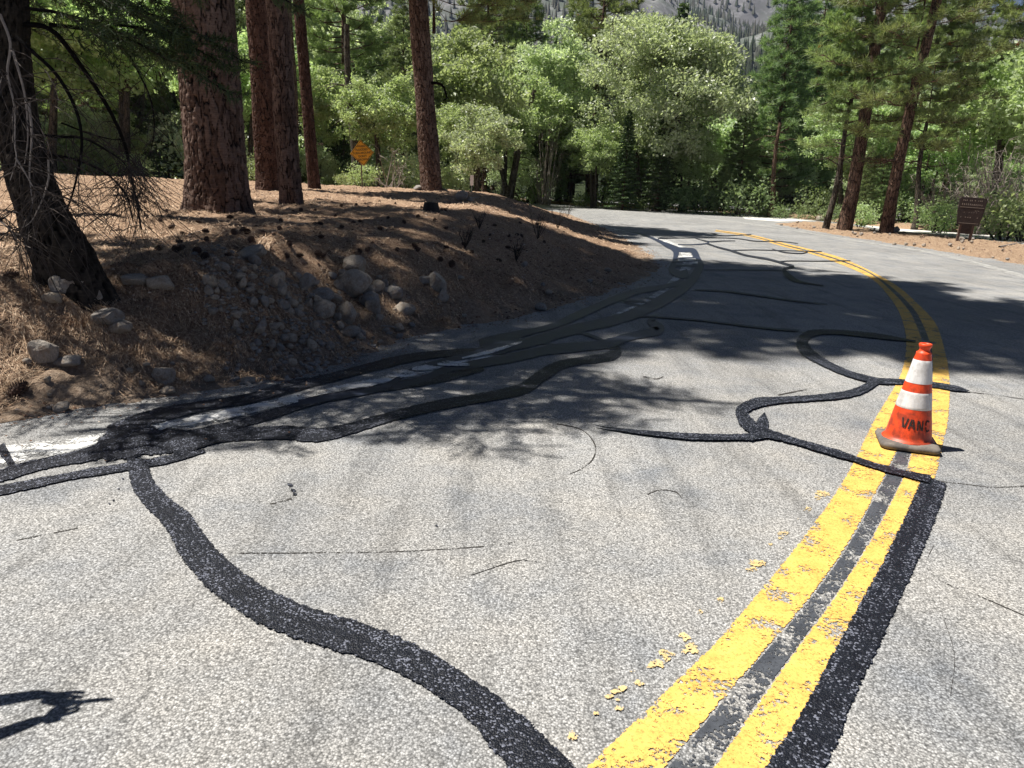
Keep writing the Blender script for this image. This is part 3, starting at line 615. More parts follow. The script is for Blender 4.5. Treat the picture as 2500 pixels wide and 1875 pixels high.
def make_pine(seed, H, h0, L, nb, m_leaf, m_bark, trunk_r=.25, tuft=.32, per=20, droop=.12, shape='round', dead=6, side=None, tw=.022, twigs=5):
    r = np.random.default_rng(seed); tr = MB(); cr = MB()
    tt = np.linspace(0, 1, 14)
    P = np.stack([.12*np.sin(tt*4+seed), .12*np.cos(tt*3+seed), tt*H], 1); P[:, 0] -= P[0, 0]; P[:, 1] -= P[0, 1]; P[0, 2] = -.4
    tube(tr, P, trunk_r*(1-.93*tt**1.1)*np.where(tt == 0, 1.25, 1), 12)
    C = []; D = []
    for i in range(nb+dead):
        isd = i >= nb
        q = (i/nb)**.85 if not isd else 0
        h = h0+(H-h0)*q*.985 if not isd else h0*r.uniform(.45, 1.05)
        a = i*2.4+r.uniform(-.5, .5) if side is None else side+r.normal()*.9
        if shape == 'round': ln = L*(.55+.6*math.sin(math.pi*min(1, q*.9+.12)))*r.uniform(.6, 1.1)*(1-.55*q**3)
        else: ln = L*(1-q)**.75*r.uniform(.7, 1.1)+.25
        if isd: ln = L*r.uniform(.3, .7)
        d = np.array([math.cos(a), math.sin(a), 0]); ctr = np.array([np.interp(h, P[:, 2], P[:, 0]), np.interp(h, P[:, 2], P[:, 1]), h])
        s = np.linspace(0, 1, 6); rise = (.42*q-.05 if shape == 'round' else .15)
        B = ctr+d*ln*s[:, None]+np.array([0, 0, 1])*(ln*(rise*s-droop*2*s+droop*1.9*s**2.2))[:, None]+rand_unit(r, 6)*.05*ln*s[:, None]
        br = max(.015, min(.09, trunk_r*.25)*(1-q*.6))*(.8 if isd else 1)
        tube(tr, B, br*(1-.8*s)+.004, 5)
        if isd:
            for k in range(4):
                e = B[2+k % 3]+0; tube(tr, [e, e+d*.3*ln*.4+rand_unit(r, 1)[0]*.25, e+d*.5*ln*.4+rand_unit(r, 1)[0]*.4], [.012, .009, .004], 3)
            continue
        nt = max(2, int(twigs*ln/L*2))
        for k in range(nt):
            f = r.uniform(.3, 1.0); b0 = np.array([np.interp(f, s, B[:, c]) for c in range(3)])
            sd = np.cross(d, [0, 0, 1])*r.choice([-1, 1]); tl = ln*.33*(1.15-f)+.25
            e = b0+(sd*r.uniform(.4, 1)+d*.6+np.array([0, 0, r.uniform(-.1, .45)]))*tl
            tube(tr, [b0, (b0+e)/2+rand_unit(r, 1)[0]*.04, e], [.014, .010, .006], 3)
            m = max(1, int(tl/.32))
            for w in np.linspace(.45, 1, m+1):
                C.append(b0+(e-b0)*w+rand_unit(r, 1)[0]*.05); dd = (e-b0); dd = dd/np.linalg.norm(dd)+np.array([0, 0, .35]); D.append(dd/np.linalg.norm(dd))
        C.append(B[-1]); D.append(d*.8+np.array([0, 0, .5]))
    C = np.array(C); D = np.array(D)
    needles(cr, C, D, r, per, tuft, tw, .75)
    return tr.build('trunk', m_bark, link=False, smooth=True), cr.build('crown', m_leaf, link=False)
def make_fir(seed, H, h0, L, nb, m_leaf, m_bark, trunk_r=.2, size=.16, dens=26, droop=.25):
    r = np.random.default_rng(seed); tr = MB(); cr = MB(); tt = np.linspace(0, 1, 12)
    P = np.stack([.05*np.sin(tt*4), .05*np.cos(tt*3), tt*H], 1); P[0, 2] = -.4
    tube(tr, P, trunk_r*(1-.95*tt), 10)
    pts = []
    for i in range(nb):
        q = (i/nb)**.8; h = h0+(H-h0)*q*.98; a = i*2.4+r.uniform(-.4, .4); ln = (L*(1-q)**.8+.2)*r.uniform(.7, 1.12)
        d = np.array([math.cos(a), math.sin(a), 0]); s = np.linspace(0, 1, 5)
        B = np.array([0, 0, h])+d*ln*s[:, None]+np.array([0, 0, 1])*(ln*(.10*s-droop*s**1.6+droop*.45*s**3))[:, None]
        tube(tr, B, .035*(1-q)*(1-.85*s)+.006, 4)
        k = int(dens*ln)+4; f = r.uniform(.12, 1, k)**.8; sd = np.cross(d, [0, 0, 1.])
        w = (1-f)*ln*.42+.12
        p = np.stack([np.interp(f, s, B[:, c]) for c in range(3)], 1)+sd*(r.uniform(-1, 1, k)*w)[:, None]+d*(np.abs(r.normal(size=k))*.1)[:, None]+r.normal(size=(k, 3))*np.array([.05, .05, .05])
        pts.append(p)
    Q = np.vstack(pts); leaves(cr, Q, r, size*1.8, 1.0, .42)
    return tr.build('trunk', m_bark, link=False, smooth=True), cr.build('crown', m_leaf, link=False)

PROTO = {}
PROTO['oak_big'] = make_broadleaf(11, 14.2, 7.2, 1.0, 56, 25, .25, MAT['oak'], MAT['bark_grey'], .34, 2, 1.25, .25)
PROTO['oak_mid'] = make_broadleaf(12, 10.5, 4.2, 1.6, 30, 15, .25, MAT['oakb'], MAT['bark_grey'], .22, 2, 1.3, .34)
PROTO['oak_tall'] = make_broadleaf(13, 16, 4.4, 3.5, 32, 16, .28, MAT['oak'], MAT['bark_grey'], .26, 1, 1.3, .34)
PROTO['oak_low'] = make_broadleaf(14, 6.0, 3.3, .5, 18, 13, .22, MAT['oak'], MAT['bark_grey'], .14, 3, 1.2, .36)
PROTO['pine_tall'] = make_pine(21, 30, 12.5, 3.9, 90, MAT['pine'], MAT['bark_far'], .34, .46, 18, .14, 'round', 8, tw=.045, twigs=6)
PROTO['pine_mid'] = make_pine(22, 22, 3.4, 3.5, 95, MAT['pine'], MAT['bark_far'], .27, .42, 17, .12, 'round', 14, tw=.045, twigs=6)
PROTO['pine_young'] = make_pine(23, 15, 1.2, 2.7, 120, MAT['young'], MAT['bark_far'], .19, .38, 18, .06, 'cone', 4, tw=.04, twigs=7)
PROTO['fir'] = make_fir(31, 17, .6, 3.3, 190, MAT['fir'], MAT['bark_far'], .24, .19, 46)
PROTO['fir_small'] = make_fir(32, 7, .2, 1.7, 110, MAT['fir'], MAT['bark_far'], .10, .15, 52)
def make_shrub(seed, H, Rx, m, n=240, per=16, ls=.13):
    r = np.random.default_rng(seed); tr = MB(); cr = MB()
    T = rand_unit(r, n)*np.array([Rx, Rx, H*.5])*r.uniform(.45, 1, (n, 1)); T *= (1+.35*vnoise(T[:, 0]*1.6+seed, T[:, 1]*1.6, T[:, 2]*1.6))[:, None]; T[:, 2] += H*.52; T = T[T[:, 2] > .05]
    for k in range(9):
        t = T[r.integers(len(T))]; b = np.array([t[0]*.15, t[1]*.15, -.15]); tube(tr, [b, (b+t)/2+rand_unit(r, 1)[0]*.12, t], [.028, .018, .006], 4)
    for c in T: leaves(cr, c+r.normal(size=(per, 3))*.15*Rx, r, ls, .3)
    return tr.build('stems', MAT['twig_dark'], link=False), cr.build('foliage', m, link=False)
PROTO['shrub'] = make_shrub(41, 2.2, 1.5, MAT['oak'], 130, 12, .2); PROTO['shrub_dark'] = make_shrub(43, 2.0, 1.8, MAT['young'], 80, 10, .2); PROTO['shrub_bright'] = make_shrub(42, 1.2, .75, MAT['oakb'], 90, 14, .10)

def put(kind, name, loc, s=1.0, rz=0.0, label='', cat='tree', group=None, sz=None, lean=(0, 0)):
    o = empty(name, loc, rz); o.scale = (s, s, (sz or 1)*s); o.rotation_euler = (lean[0], lean[1], rz)
    for nm, me in zip(('trunk', 'crown') if 'shrub' not in kind else ('stem', 'foliage'), PROTO[kind]): mkobj(nm, me, o)
    tag(o, label, cat, group); return o
def putp(kind, name, u, v, D, s, rz, label, cat='tree', group=None, sz=None, lean=(0, 0)):
    p = AT(u, v, D); return put(kind, name, (p[0], p[1], hz1(p[0], p[1])), s, rz, label, cat, group, sz, lean)

# ---- the five big pines standing on the bank
def big_pine(base_px, top_px, r0, label, crown, D_h=28, barkm='bark_pine', seed=1, amp=.05, cw=.13, ch=.34, flare=.22, h_c=13, s_c=1.0, rz=0.0):
    b = on_ground(*base_px); top = AT(top_px[0], top_px[1], b[1]-.2)
    d = (top-b); d /= d[2]
    P = np.array([b+d*t-np.array([0, 0, .25]) for t in (0, 4, 8)]+[b+d*8+np.array([d[0]*.5*t, d[1]*.5*t, t]) for t in np.linspace(2, D_h-8, 6)])
    o = empty('ponderosa_pine', tuple(b)); tag(o, label, 'pine tree', 'tall pines standing on the roadside bank')
    o.matrix_world = Matrix.Translation(Vector(b))
    rad = np.interp(P[:, 2], [0, 2, 10, D_h], [r0*1.04, r0, r0*.84, .05])
    t = bark_trunk(P-b, rad, MAT[barkm], o, amp=amp, cw=cw, ch=ch, flare=flare, seed=seed, dense=9 if r0 > .4 else 11, sides=220 if r0 > .4 else 130, dz=.022)
    c = mkobj('crown', PINE_CROWNS[crown], o); c.location = Vector(P[5]-b)+Vector((0, 0, h_c-P[5][2])); c.rotation_euler.z = rz; c.scale = (s_c, s_c, s_c)
    # living limbs that carry the crown
    br = mkobj('limbs', PINE_LIMBS[crown], o); br.location = c.location; br.rotation_euler = c.rotation_euler; br.scale = c.scale
    return o
PINE_CROWNS = []; PINE_LIMBS = []
for sd, H, L, nb, tws in ((51, 15, 4.0, 120, 10), (52, 13, 3.0, 80, 9), (53, 14, 3.7, 100, 10)):
    a, b_ = make_pine(sd, H, .2, L, nb, MAT['pine'], MAT['bark_far'], .05, .36, 34, .16, 'round', 0, tw=.036, twigs=tws)
    PINE_LIMBS.append(a); PINE_CROWNS.append(b_)
for sd, H, L, nb, side in ((54, 5.5, 5.2, 20, 0.0), (55, 3.5, 4.2, 12, .1), (56, 14.5, 3.6, 52, None)):
    a, b_ = make_pine(sd, H, .2, L, nb, MAT['pine'], MAT['bark_far'], .06, .36, 16, .18 if side is not None else .10, 'round', 0 if side is not None else 14, side=side, tw=.034, twigs=7)
    PINE_LIMBS.append(a); PINE_CROWNS.append(b_)
big_pine((535, 508), (497, 0), .50, 'broad trunked pine with deep plated bark, the widest trunk on the bank', 0, 30, seed=3, amp=.030, cw=.10, ch=.50, flare=.30, h_c=14)
big_pine((657, 464), (628, 0), .38, 'reddish pine just behind the slimmer pine, right of the widest trunk', 1, 27, 'bark_red', 5, .03, .12, .3, .18, h_c=12)
big_pine((712, 496), (678, 0), .23, 'slim red barked pine overlapping the pine behind it, base lit on its left edge', 2, 27, 'bark_pine', 7, .025, .10, .3, .18, h_c=13)
big_pine((768, 461), (730, 0), .21, 'thin dark red pine left of the yellow diamond sign', 1, 25, 'bark_red', 9, .02, .09, .26, .2, h_c=12)
big_pine((1055, 465), (1022, 0), .43, 'lone straight pine right of the yellow diamond sign with one broken stub branch', 0, 29, 'bark_pine', 11, .035, .13, .34, .2, h_c=11, s_c=.95, rz=1.1)

# ---- placed trees across the road and behind the bank; (kind, u, D, scale, rot, label)
LAYOUT = [
 ('oak_big', 1592, 65, .99, .3, 'big rounded pale green oak behind the far bend, in front of the mountain'),
 ('fir', 1520, 63, .42, 1.0, 'dark low conifer under the middle of the big pale oak'),
 ('fir', 1605, 63.5, .44, 2.0, 'dark conifer under the right half of the big pale oak'),
 ('oak_mid', 1230, 66, 1.0, .5, 'leaning oak with a dark forked trunk right of the lone pine'),
 ('oak_mid', 1130, 60, 1.05, 1.4, 'bright green oak close behind the lone pine, on its right'),
 ('pine_tall', 1450, 84, .82, .2, 'sparse golden green pine rising left of the big pale oak top'),
 ('fir', 1625, 86, 1.12, .7, 'dark fir tip rising behind the big pale oak top'),
 ('pine_young', 1880, 72, 1.30, .9, 'dense pointed conifer right of the mountain gap'),
 ('pine_young', 1960, 78, 1.35, 2.1, 'second pointed conifer just right of the dense pointed one'),
 ('pine_young', 1800, 66, .62, 3.0, 'short young conifer in front of the mountain gap'),
 ('oak_low', 1740, 74, 1.3, 2.2, 'low bright oak right of the dark conifers'),
 ('oak_mid', 2440, 50, .98, 2.0, 'pale green oak behind the brown sign at the right edge'),
 ('oak_mid', 2560, 44, .98, 4.0, 'bright green oak cut by the right frame edge'),
 ('pine_mid', 2470, 62, 1.1, 1.7, 'dark pine top above the oaks at the right edge'),
 ('pine_mid', 2300, 66, 1.0, .4, 'olive pine behind the leaning trunks'),
 ('oak_mid', 2230, 58, .8, .6, 'shaded oak behind the leaning trunks'),
 ('pine_mid', 850, 58, .95, .1, 'dark branched pine behind the yellow diamond sign'),
 ('oak_mid', 935, 50, .62, 2.7, 'pale leaved small oak behind the yellow diamond sign'),
 ('oak_mid', 820, 54, .7, .9, 'green oak left of the yellow diamond sign'),
 ('pine_young', 985, 72, 1.05, 1.1, 'blue green conifer left of the lone pine'),
 ('pine_mid', 1180, 78, 1.02, 2.6, 'dark pine with hanging boughs over the leaning oak'),
 ('oak_mid', 300, 42, .95, .3, 'green oak between the leaning dark tree and the widest pine'),
 ('oak_mid', 120, 40, 1.0, 1.3, 'yellow green oak behind the leaning dark tree'),
 ('oak_tall', -40, 46, 1.0, 2.3, 'tall oak at the left frame edge'),
 ('oak_tall', 430, 58, 1.0, 4.3, 'tall oak just left of the widest pine'),
 ('pine_mid', 230, 56, 1.0, 3.3, 'dark pine behind the oaks at left'),
 ('oak_mid', 600, 50, .85, 5.3, 'green oak in the gap right of the widest pine'),
 ('pine_mid', 560, 64, 1.05, 1.3, 'pine deep in the gap right of the widest pine'),
 ('oak_tall', 730, 66, 1.0, .8, 'tall oak behind the thin dark red pine'),
 ('oak_tall', 1060, 84, .98, .2, 'pale tall oak far behind the lone pine'),
 ('oak_mid', 1452, 66, .62, 3.3, 'low pale leaved oak under the left side of the big pale oak'),
 ('oak_mid', 1668, 67, .66, 1.2, 'low pale leaved oak under the right side of the big pale oak'),
 ('oak_tall', 1330, 72, .85, 1.9, 'oak left of the big pale oak'),
]
for kd, u, D, s, rz, lb in LAYOUT:
    nm = {'oak': 'oak_tree', 'pin': 'pine_tree', 'fir': 'fir_tree'}[kd[:3]]
    o = putp(kd, nm, u, 505, D, s*(1.18 if kd[:3] == 'oak' else 1.12), rz, lb, 'tree', 'trees of the forest edge')
# filler trees deeper in the forest
rf = random.Random(5)
kinds = ['pine_mid', 'pine_young', 'oak_tall', 'pine_young', 'oak_mid', 'fir', 'oak_low']
for i in range(96):
    u = -200+i*30+rf.uniform(-25, 25)
    gap = 1450 < u < 1860
    D = rf.uniform(76, 104) if u > 700 else rf.uniform(62, 100)
    kd = rf.choice(['oak_low', 'pine_young', 'oak_mid'] if gap else kinds)
    if u > 2150 and kd[:4] == 'pine': kd = 'oak_low'
    s = rf.uniform(1.0, 1.4)*(.75 if gap else .5 if u > 2180 else 1)
    nm = {'oak': 'oak_tree', 'pin': 'pine_tree', 'fir': 'fir_tree'}[kd[:3]]
    putp(kd, nm, u, 505, D, s, rf.uniform(0, 6), 'tree of the far wood, half hidden behind the trees of the forest edge', 'tree', 'half hidden trees of the far wood')
for i in range(22):
    u = rf.choice([rf.uniform(1180, 1440), rf.uniform(1700, 2350), rf.uniform(1850, 2500), rf.uniform(550, 1200)]); D = rf.uniform(68, 84) if u > 1150 else rf.uniform(52, 62)
    if u > 2000: D = rf.uniform(50, 66)
    putp(rf.choice(['oak_low', 'oak_mid']), 'oak_tree', u, 505, D, rf.uniform(.6, .95), rf.uniform(0, 6), 'tree of the far wood, half hidden behind the trees of the forest edge', 'tree', 'half hidden trees of the far wood')
# undergrowth shrubs along the forest edge
for i in range(64):
    u = 0+i*40+rf.uniform(-18, 18)
    if u < 1180: D = rf.uniform(48, 56) if u > 560 else rf.uniform(40, 50)
    else:
        e = G(u, 500+(u-1300)*.068)[1]; D = min(e, 82)+rf.uniform(4, 10)
    kd = rf.choice(['shrub_dark', 'shrub_dark', 'pine_young'] if u > 1250 else ['shrub', 'shrub', 'fir_small', 'oak_low']); s = rf.uniform(.5, 1.5) if 'shrub' in kd else rf.uniform(.45, .9)*(.55 if kd == 'pine_young' else 1)
    putp(kd, 'shrub', u, 500, D, s, rf.uniform(0, 6), 'green shrub in the undergrowth at the foot of the forest edge', 'shrub', 'undergrowth shrubs along the forest edge')
# dark slim trunks that stand in the shade under the crowns
def slim(u, v, D, u2, v2, w, label, m='bark_far', crown=None, cs=1, name='pine_tree', hh=None, rz=0.0, h_c=None):
    b = AT(u, v, D); b[2] = hz1(b[0], b[1]); t = AT(u2, v2, D)
    o = empty(name, tuple(b)); tag(o, label, 'tree', 'slim trunks at the forest edge'); o.matrix_world = Matrix.Translation(Vector(b))
    d = t-b; ss = np.linspace(0, 1, 10); r = np.random.default_rng(int(u)); k = 1.0 if hh is None else hh/d[2]
    P = d*ss[:, None]*k+np.stack([np.sin(ss*5+u)*.10, ss*0, ss*0], 1)*1.2; P[0] = 0; P[0][2] = -.3
    mb = MB(); tube(mb, P, w/2*np.interp(ss, [0, .05, 1], [1.25, 1, .55]), 12)
    for q in range(9):
        f = r.uniform(.35, 1); p = np.array([np.interp(f, ss, P[:, c]) for c in range(3)]); a = r.uniform(0, 6.28); L = r.uniform(.5, 2.4)
        e = p+np.array([math.cos(a), math.sin(a)*.6, r.uniform(-.4, .15)])*L
        tube(mb, [p, (p+e)/2+np.array([0, 0, .12*L]), e], [.045, .03, .01], 4)
    mb.build('trunk', MAT[m], o, smooth=True)
    if crown is not None:
        for nm, src in (('crown', PINE_CROWNS[crown]), ('limbs', PINE_LIMBS[crown])):
            c = mkobj(nm, src, o); c.location = Vector(P[-1])-Vector((0, 0, 1.5*cs)) if h_c is None else Vector(d*(h_c/d[2])); c.scale = (cs,)*3; c.rotation_euler.z = rz
    return o
slim(2017, 537, 41, 2085, 240, .34, 'thin dark leaning trunk, leftmost of the leaning trunks beyond the dirt strip', 'bark_grey', 1, .55)
slim(2062, 545, 40, 2155, 30, .68, 'thick grey barked leaning pine beyond the dirt strip, middle of the leaning trunks', 'bark_far', 5, 1.05, hh=17, h_c=3.6)
slim(2165, 556, 38.5, 2285, 0, .58, 'red barked leaning pine beyond the dirt strip, rightmost of the leaning trunks', 'bark_far', 5, 1.1, hh=17, h_c=3.4, rz=2)
slim(2232, 552, 46, 2262, 300, .36, 'shaded slim trunk between the red leaning pine and the brown sign', 'bark_grey', 1, .8)
slim(1434, 488, 78, 1444, 285, .75, 'straight brown trunk left of the dark conifers at the bend')
slim(1400, 480, 82, 1404, 330, .4, 'slim dark trunk just left of the straight brown trunk', 'bark_grey')
slim(1330, 480, 80, 1335, 330, .42, 'slim trunk right of the forked oak trunk', 'bark_grey')
slim(1292, 480, 80, 1296, 350, .5, 'slim dark trunk close to the forked oak trunk', 'bark_grey')
slim(1240, 478, 66, 1310, 190, .60, 'dark oak stem leaning right, fork near the ground', 'bark_grey', name='oak_tree')
slim(1246, 478, 66.3, 1200, 300, .42, 'dark oak stem leaning left beside its right leaning twin', 'bark_grey', name='oak_tree')
slim(1560, 496, 70, 1556, 330, .8, 'dark trunk under the big pale oak', 'bark_grey')
slim(1595, 498, 70, 1600, 330, .6, 'second dark trunk under the big pale oak', 'bark_grey')
slim(1620, 500, 68, 1660, 380, .5, 'dark trunk leaning right under the big pale oak', 'bark_grey')
slim(1880, 520, 60, 1905, 300, .42, 'faint brown trunk below the dense pointed conifer')
slim(722, 450, 44, 712, 0, .30, 'thin grey trunk seen between the red pines', 'bark_grey')
slim(868, 440, 50, 848, 60, .62, 'dark pine trunk with level branches behind the yellow diamond sign', 'bark_grey')


# ------------------------------------------------------------------ the leaning dark fir at the left
def leaning_fir():
    b = on_ground(190, 704); D0 = b[1]
    o = empty('leaning_fir', tuple(b)); o.matrix_world = Matrix.Translation(Vector(b))
    tag(o, 'dark leaning fir with dead drooping twigs, at the left edge above the stones', 'fir tree')
    px = [(196, 712), (160, 640), (122, 560), (86, 470), (58, 380), (40, 290), (28, 190), (22, 90), (20, 0), (20, -110)]
    P = np.array([AT(u, v, D0+.02*i) for i, (u, v) in enumerate(px)])
    top = P[-1]; P = np.vstack([P, [top+np.array([.02*k, .02*k, k*1.0]) for k in range(1, 10)]])
    P = P-b; P[0, 2] -= .25
    rad = np.interp(np.arange(len(P)), [0, 1, 3, 6, 9, 18], [.24, .205, .165, .145, .13, .03])
    bark_trunk(P, rad, MAT['bark_dark'], o, sides=90, dz=.025, dense=3.4, amp=.02, cw=.05, ch=.13, flare=.35, seed=21)
    r = np.random.default_rng(77)
    limbs = MB(); twg = MB(); pale = MB(); C = []; Dn = []
    def px3(L, d0=0.0, d1=0.0): return np.array([AT(u, v, D0+d0+(d1-d0)*i/(len(L)-1)) for i, (u, v) in enumerate(L)])-b
    arcs = [
        ([(30, 60), (120, 70), (190, 150), (265, 265), (305, 355), (320, 430), (335, 500), (345, 560)], .022, .1, .9),
        ([(40, 90), (75, 122), (140, 185), (186, 270), (200, 350), (190, 420), (175, 480), (158, 525)], .016, -.3, -.5),
        ([(250, 40), (300, 110), (340, 180), (370, 250), (376, 320), (366, 380)], .012, .6, 1.4),
        ([(95, 330), (150, 334), (205, 338), (262, 368), (300, 395), (316, 420)], .015, 0, .4),
        ([(100, 378), (160, 384), (215, 400), (268, 430), (310, 480), (325, 540)], .015, .1, .5),
        ([(70, 250), (78, 330), (72, 420), (80, 500)], .009, -.6, -.8),
        ([(0, 35), (25, 105), (18, 180), (35, 260), (36, 350), (40, 390), (25, 440)], .0085, -.9, -1.1),
        ([(38, 385), (60, 420), (80, 455), (92, 470)], .006, -1.1, -1.1),
        ([(118, 390), (118, 440), (98, 500), (72, 545), (40, 560)], .007, -.7, -.8),
        ([(150, 300), (230, 330), (300, 340), (360, 310)], .008, .3, .9),
        ([(30, 120), (60, 230), (68, 330), (60, 400)], .009, -.5, -.5),
        ([(0, 540), (25, 560), (45, 590), (75, 605)], .006, -.4, -.5), ([(-20, 500), (0, 535), (20, 525), (40, 505)], .006, -.4, -.2),
    ]
    for ai, (L, rd, d0, d1) in enumerate(arcs):
        Q = cat_rom(px3(L, d0, d1), 5); tube(pale if ai in (5, 6, 7, 8, 10, 11) else limbs, Q, rd*(1-.7*np.linspace(0, 1, len(Q))), 6)
        n = int(len(L)*3.2)
        for k in range(n):
            f = r.uniform(.2, 1); i = int(f*(len(Q)-1)); p = Q[i]
            d = np.array([r.normal()*.7+.15, r.normal()*.5, r.normal()*.35-.25]); d /= np.linalg.norm(d); Lg = r.uniform(.18, .62)
            s = np.linspace(0, 1, 6)[:, None]; q = p+d*Lg*s+np.array([0, 0, -1])*Lg*.55*s**2+rand_unit(r, 1)[0]*.06*s*(1-s)*4
            tube(twg, q, .0036*(1-.75*s[:, 0])+.0007, 3)
            for m in range(3):
                j = r.integers(1, 6); d2 = d*.6+rand_unit(r, 1)[0]*.8+np.array([0, 0, -.35]); l2 = Lg*r.uniform(.2, .5)
                q2 = q[j]+d2*l2*s+np.array([0, 0, -1])*l2*.35*s**2; tube(twg, q2[::2], .0018*(1-.6*s[::2, 0]), 3)
    # the dense hanging tangle
    for k in range(95):
        a = np.array([px3([(r.uniform(290, 345), r.uniform(380, 470))])[0]])[0] if False else (AT(r.uniform(285, 350), r.uniform(375, 480), D0+r.uniform(.2, .8))-b)
        Lg = r.uniform(.25, .7); d = np.array([r.normal()*.55, r.normal()*.3, -.7]); s = np.linspace(0, 1, 6)[:, None]
        q = a+d*Lg*s+rand_unit(r, 1)[0]*.09*s**2; tube(twg, q, .0032*(1-.8*s[:, 0])+.0006, 3)
        for m in range(3):
            j = r.integers(1, 6); d2 = rand_unit(r, 1)[0]*.9+np.array([0, 0, -.4]); l2 = Lg*.3
            tube(twg, [q[j], q[j]+d2*l2*.6, q[j]+d2*l2+np.array([0, 0, -.03])], [.0018, .0014, .0006], 3)
    # living boughs with flat needle sprays
    def bough(p, d, Lg, droop, dens=1.0):
        s = np.linspace(0, 1, 7)[:, None]; q = p+d*Lg*s+np.array([0, 0, -1])*Lg*droop*s**1.7; tube(limbs, q, .02*Lg/2*(1-.8*s[:, 0])+.003, 4)
        sd = np.cross(d, [0, 0, 1.]); sd /= np.linalg.norm(sd)+1e-9
        for k in range(int(15*Lg*dens)):
            f = r.uniform(.15, 1); c = np.array([np.interp(f, s[:, 0], q[:, a]) for a in range(3)])
            tl = Lg*.32*(1.15-f)+.12; e = c+(sd*r.choice([-1, 1])*r.uniform(.5, 1)+d*.55+np.array([0, 0, -r.uniform(.1, .6)]))*tl
            tube(twg, [c, (c+e)/2, e], [.004, .003, .0015], 3)
            m = max(2, int(tl/.05)); w = np.linspace(.1, 1, m)[:, None]
            C.append(c+(e-c)*w); Dn.append(np.repeat([(e-c)/np.linalg.norm(e-c)], m, 0))
    for i in range(96):
        h = 2.7+i*.078; a = i*2.4+r.uniform(-.4, .4)
        if h < 3.9 and math.cos(a) > .1: continue
        ctr = np.array([np.interp(h, P[:, 2], P[:, c]) for c in range(3)])
        Lg = max(.6, 2.45*(1-(i/104)**1.5))*r.uniform(.8, 1.15); bough(ctr, np.array([math.cos(a), math.sin(a), 0]), Lg, .35)
    for u, v, du, dv, Lg, dd in [(60, -60, 1, .1, 1.1, .3), (150, -80, 1, 0, .8, .5), (330, -90, 1, 0, .5, .6), (120, 60, 1, 0, 1.3, .1), (240, 10, 1, 0, 1.1, .4), (200, -120, 1, 0, .9, .9), (60, 20, 1, 0, 1.0, -.3), (590, -40, 1, 0, .45, .6), (280, 60, 1, 0, .9, .3), (100, -40, 1, 0, .9, -.2)]:
        p = AT(u, v, D0+dd)-b; q = AT(u+100*du, v+60*dv, D0+dd+.15)-b; d = (q-p)/np.linalg.norm(q-p)
        bough(p, d, Lg, .42, 1.7)
    cr = MB(); C = np.vstack(C); Dn = np.vstack(Dn)
    needles(cr, C, Dn, r, 7, .085, .011, .8)
    limbs.build('limbs', MAT['bark_dark'], o, smooth=True); twg.build('dead_twigs', MAT['twig_tan'], o); pale.build('bare_branches', MAT['twig'], o); cr.build('crown', MAT['fir_near'], o)
    return o
MAT['fir_near'] = leaf_mat('near_fir_needles', (.030, .052, .020), (.085, .11, .04), .2, .5, .35, nscale=1.5)
MAT['twig_tan'] = plain('dead_brown_twig', (.06, .046, .038), .85)
leaning_fir()

# ------------------------------------------------------------------ rocks
def rock_mesh(seed, sharp):
    import bmesh
    bm = bmesh.new(); bmesh.ops.create_icosphere(bm, subdivisions=3, radius=.5)
    V = np.array([v.co[:] for v in bm.verts]); r = np.random.default_rng(seed)
    ax = np.array([1.0, r.uniform(.65, .9), r.uniform(.5, .75)])
    D = V/np.linalg.norm(V, axis=1)[:, None]
    R_ = .5*(1+.22*fbm(D[:, 0]*1.3+seed, D[:, 1]*1.3, D[:, 2]*1.3, 3)+.03*fbm(D[:, 0]*7, D[:, 1]*7, D[:, 2]*7+seed, 2))
    for k in range(int(9*sharp)+2):                          # planar cuts
        n = rand_unit(r, 1)[0]; c = r.uniform(.30, .42); pr = (D*n).sum(1); m = pr*R_ > c; R_ = np.where(m, c/np.maximum(pr, .05), R_)
    V = D*R_[:, None]*ax
    for v, c in zip(bm.verts, V): v.co = c
    me = bpy.data.meshes.new('rock'); bm.to_mesh(me); bm.free(); me.materials.append(MAT['rock'])
    for p in me.polygons: p.use_smooth = sharp < .9
    return me
ROCKS = [rock_mesh(i, (.3, 1.0, .7, 1.3)[i % 4]) for i in range(10)]
rr = random.Random(3)
def rock(u, v, w, h=None, label=None, tan=False, k=None, flat=1.0, group=None, z=None):
    p = on_ground(u, v); D = np.linalg.norm(p-CAM); s = w/F_PX*D
    o = mkobj('rock', ROCKS[rr.randrange(10) if k is None else k]); hs = s*(h/w if h else rr.uniform(.6, .9))
    o.location = (p[0], p[1], p[2]+hs*(.22 if w > 34 else .34)); o.scale = (s, s*rr.uniform(.8, 1.1), hs*1.25/.75*flat); o.rotation_euler = (rr.uniform(-.25, .25), rr.uniform(-.25, .25), rr.uniform(0, 6.28))
    tag(o, label, 'rock', group); return o
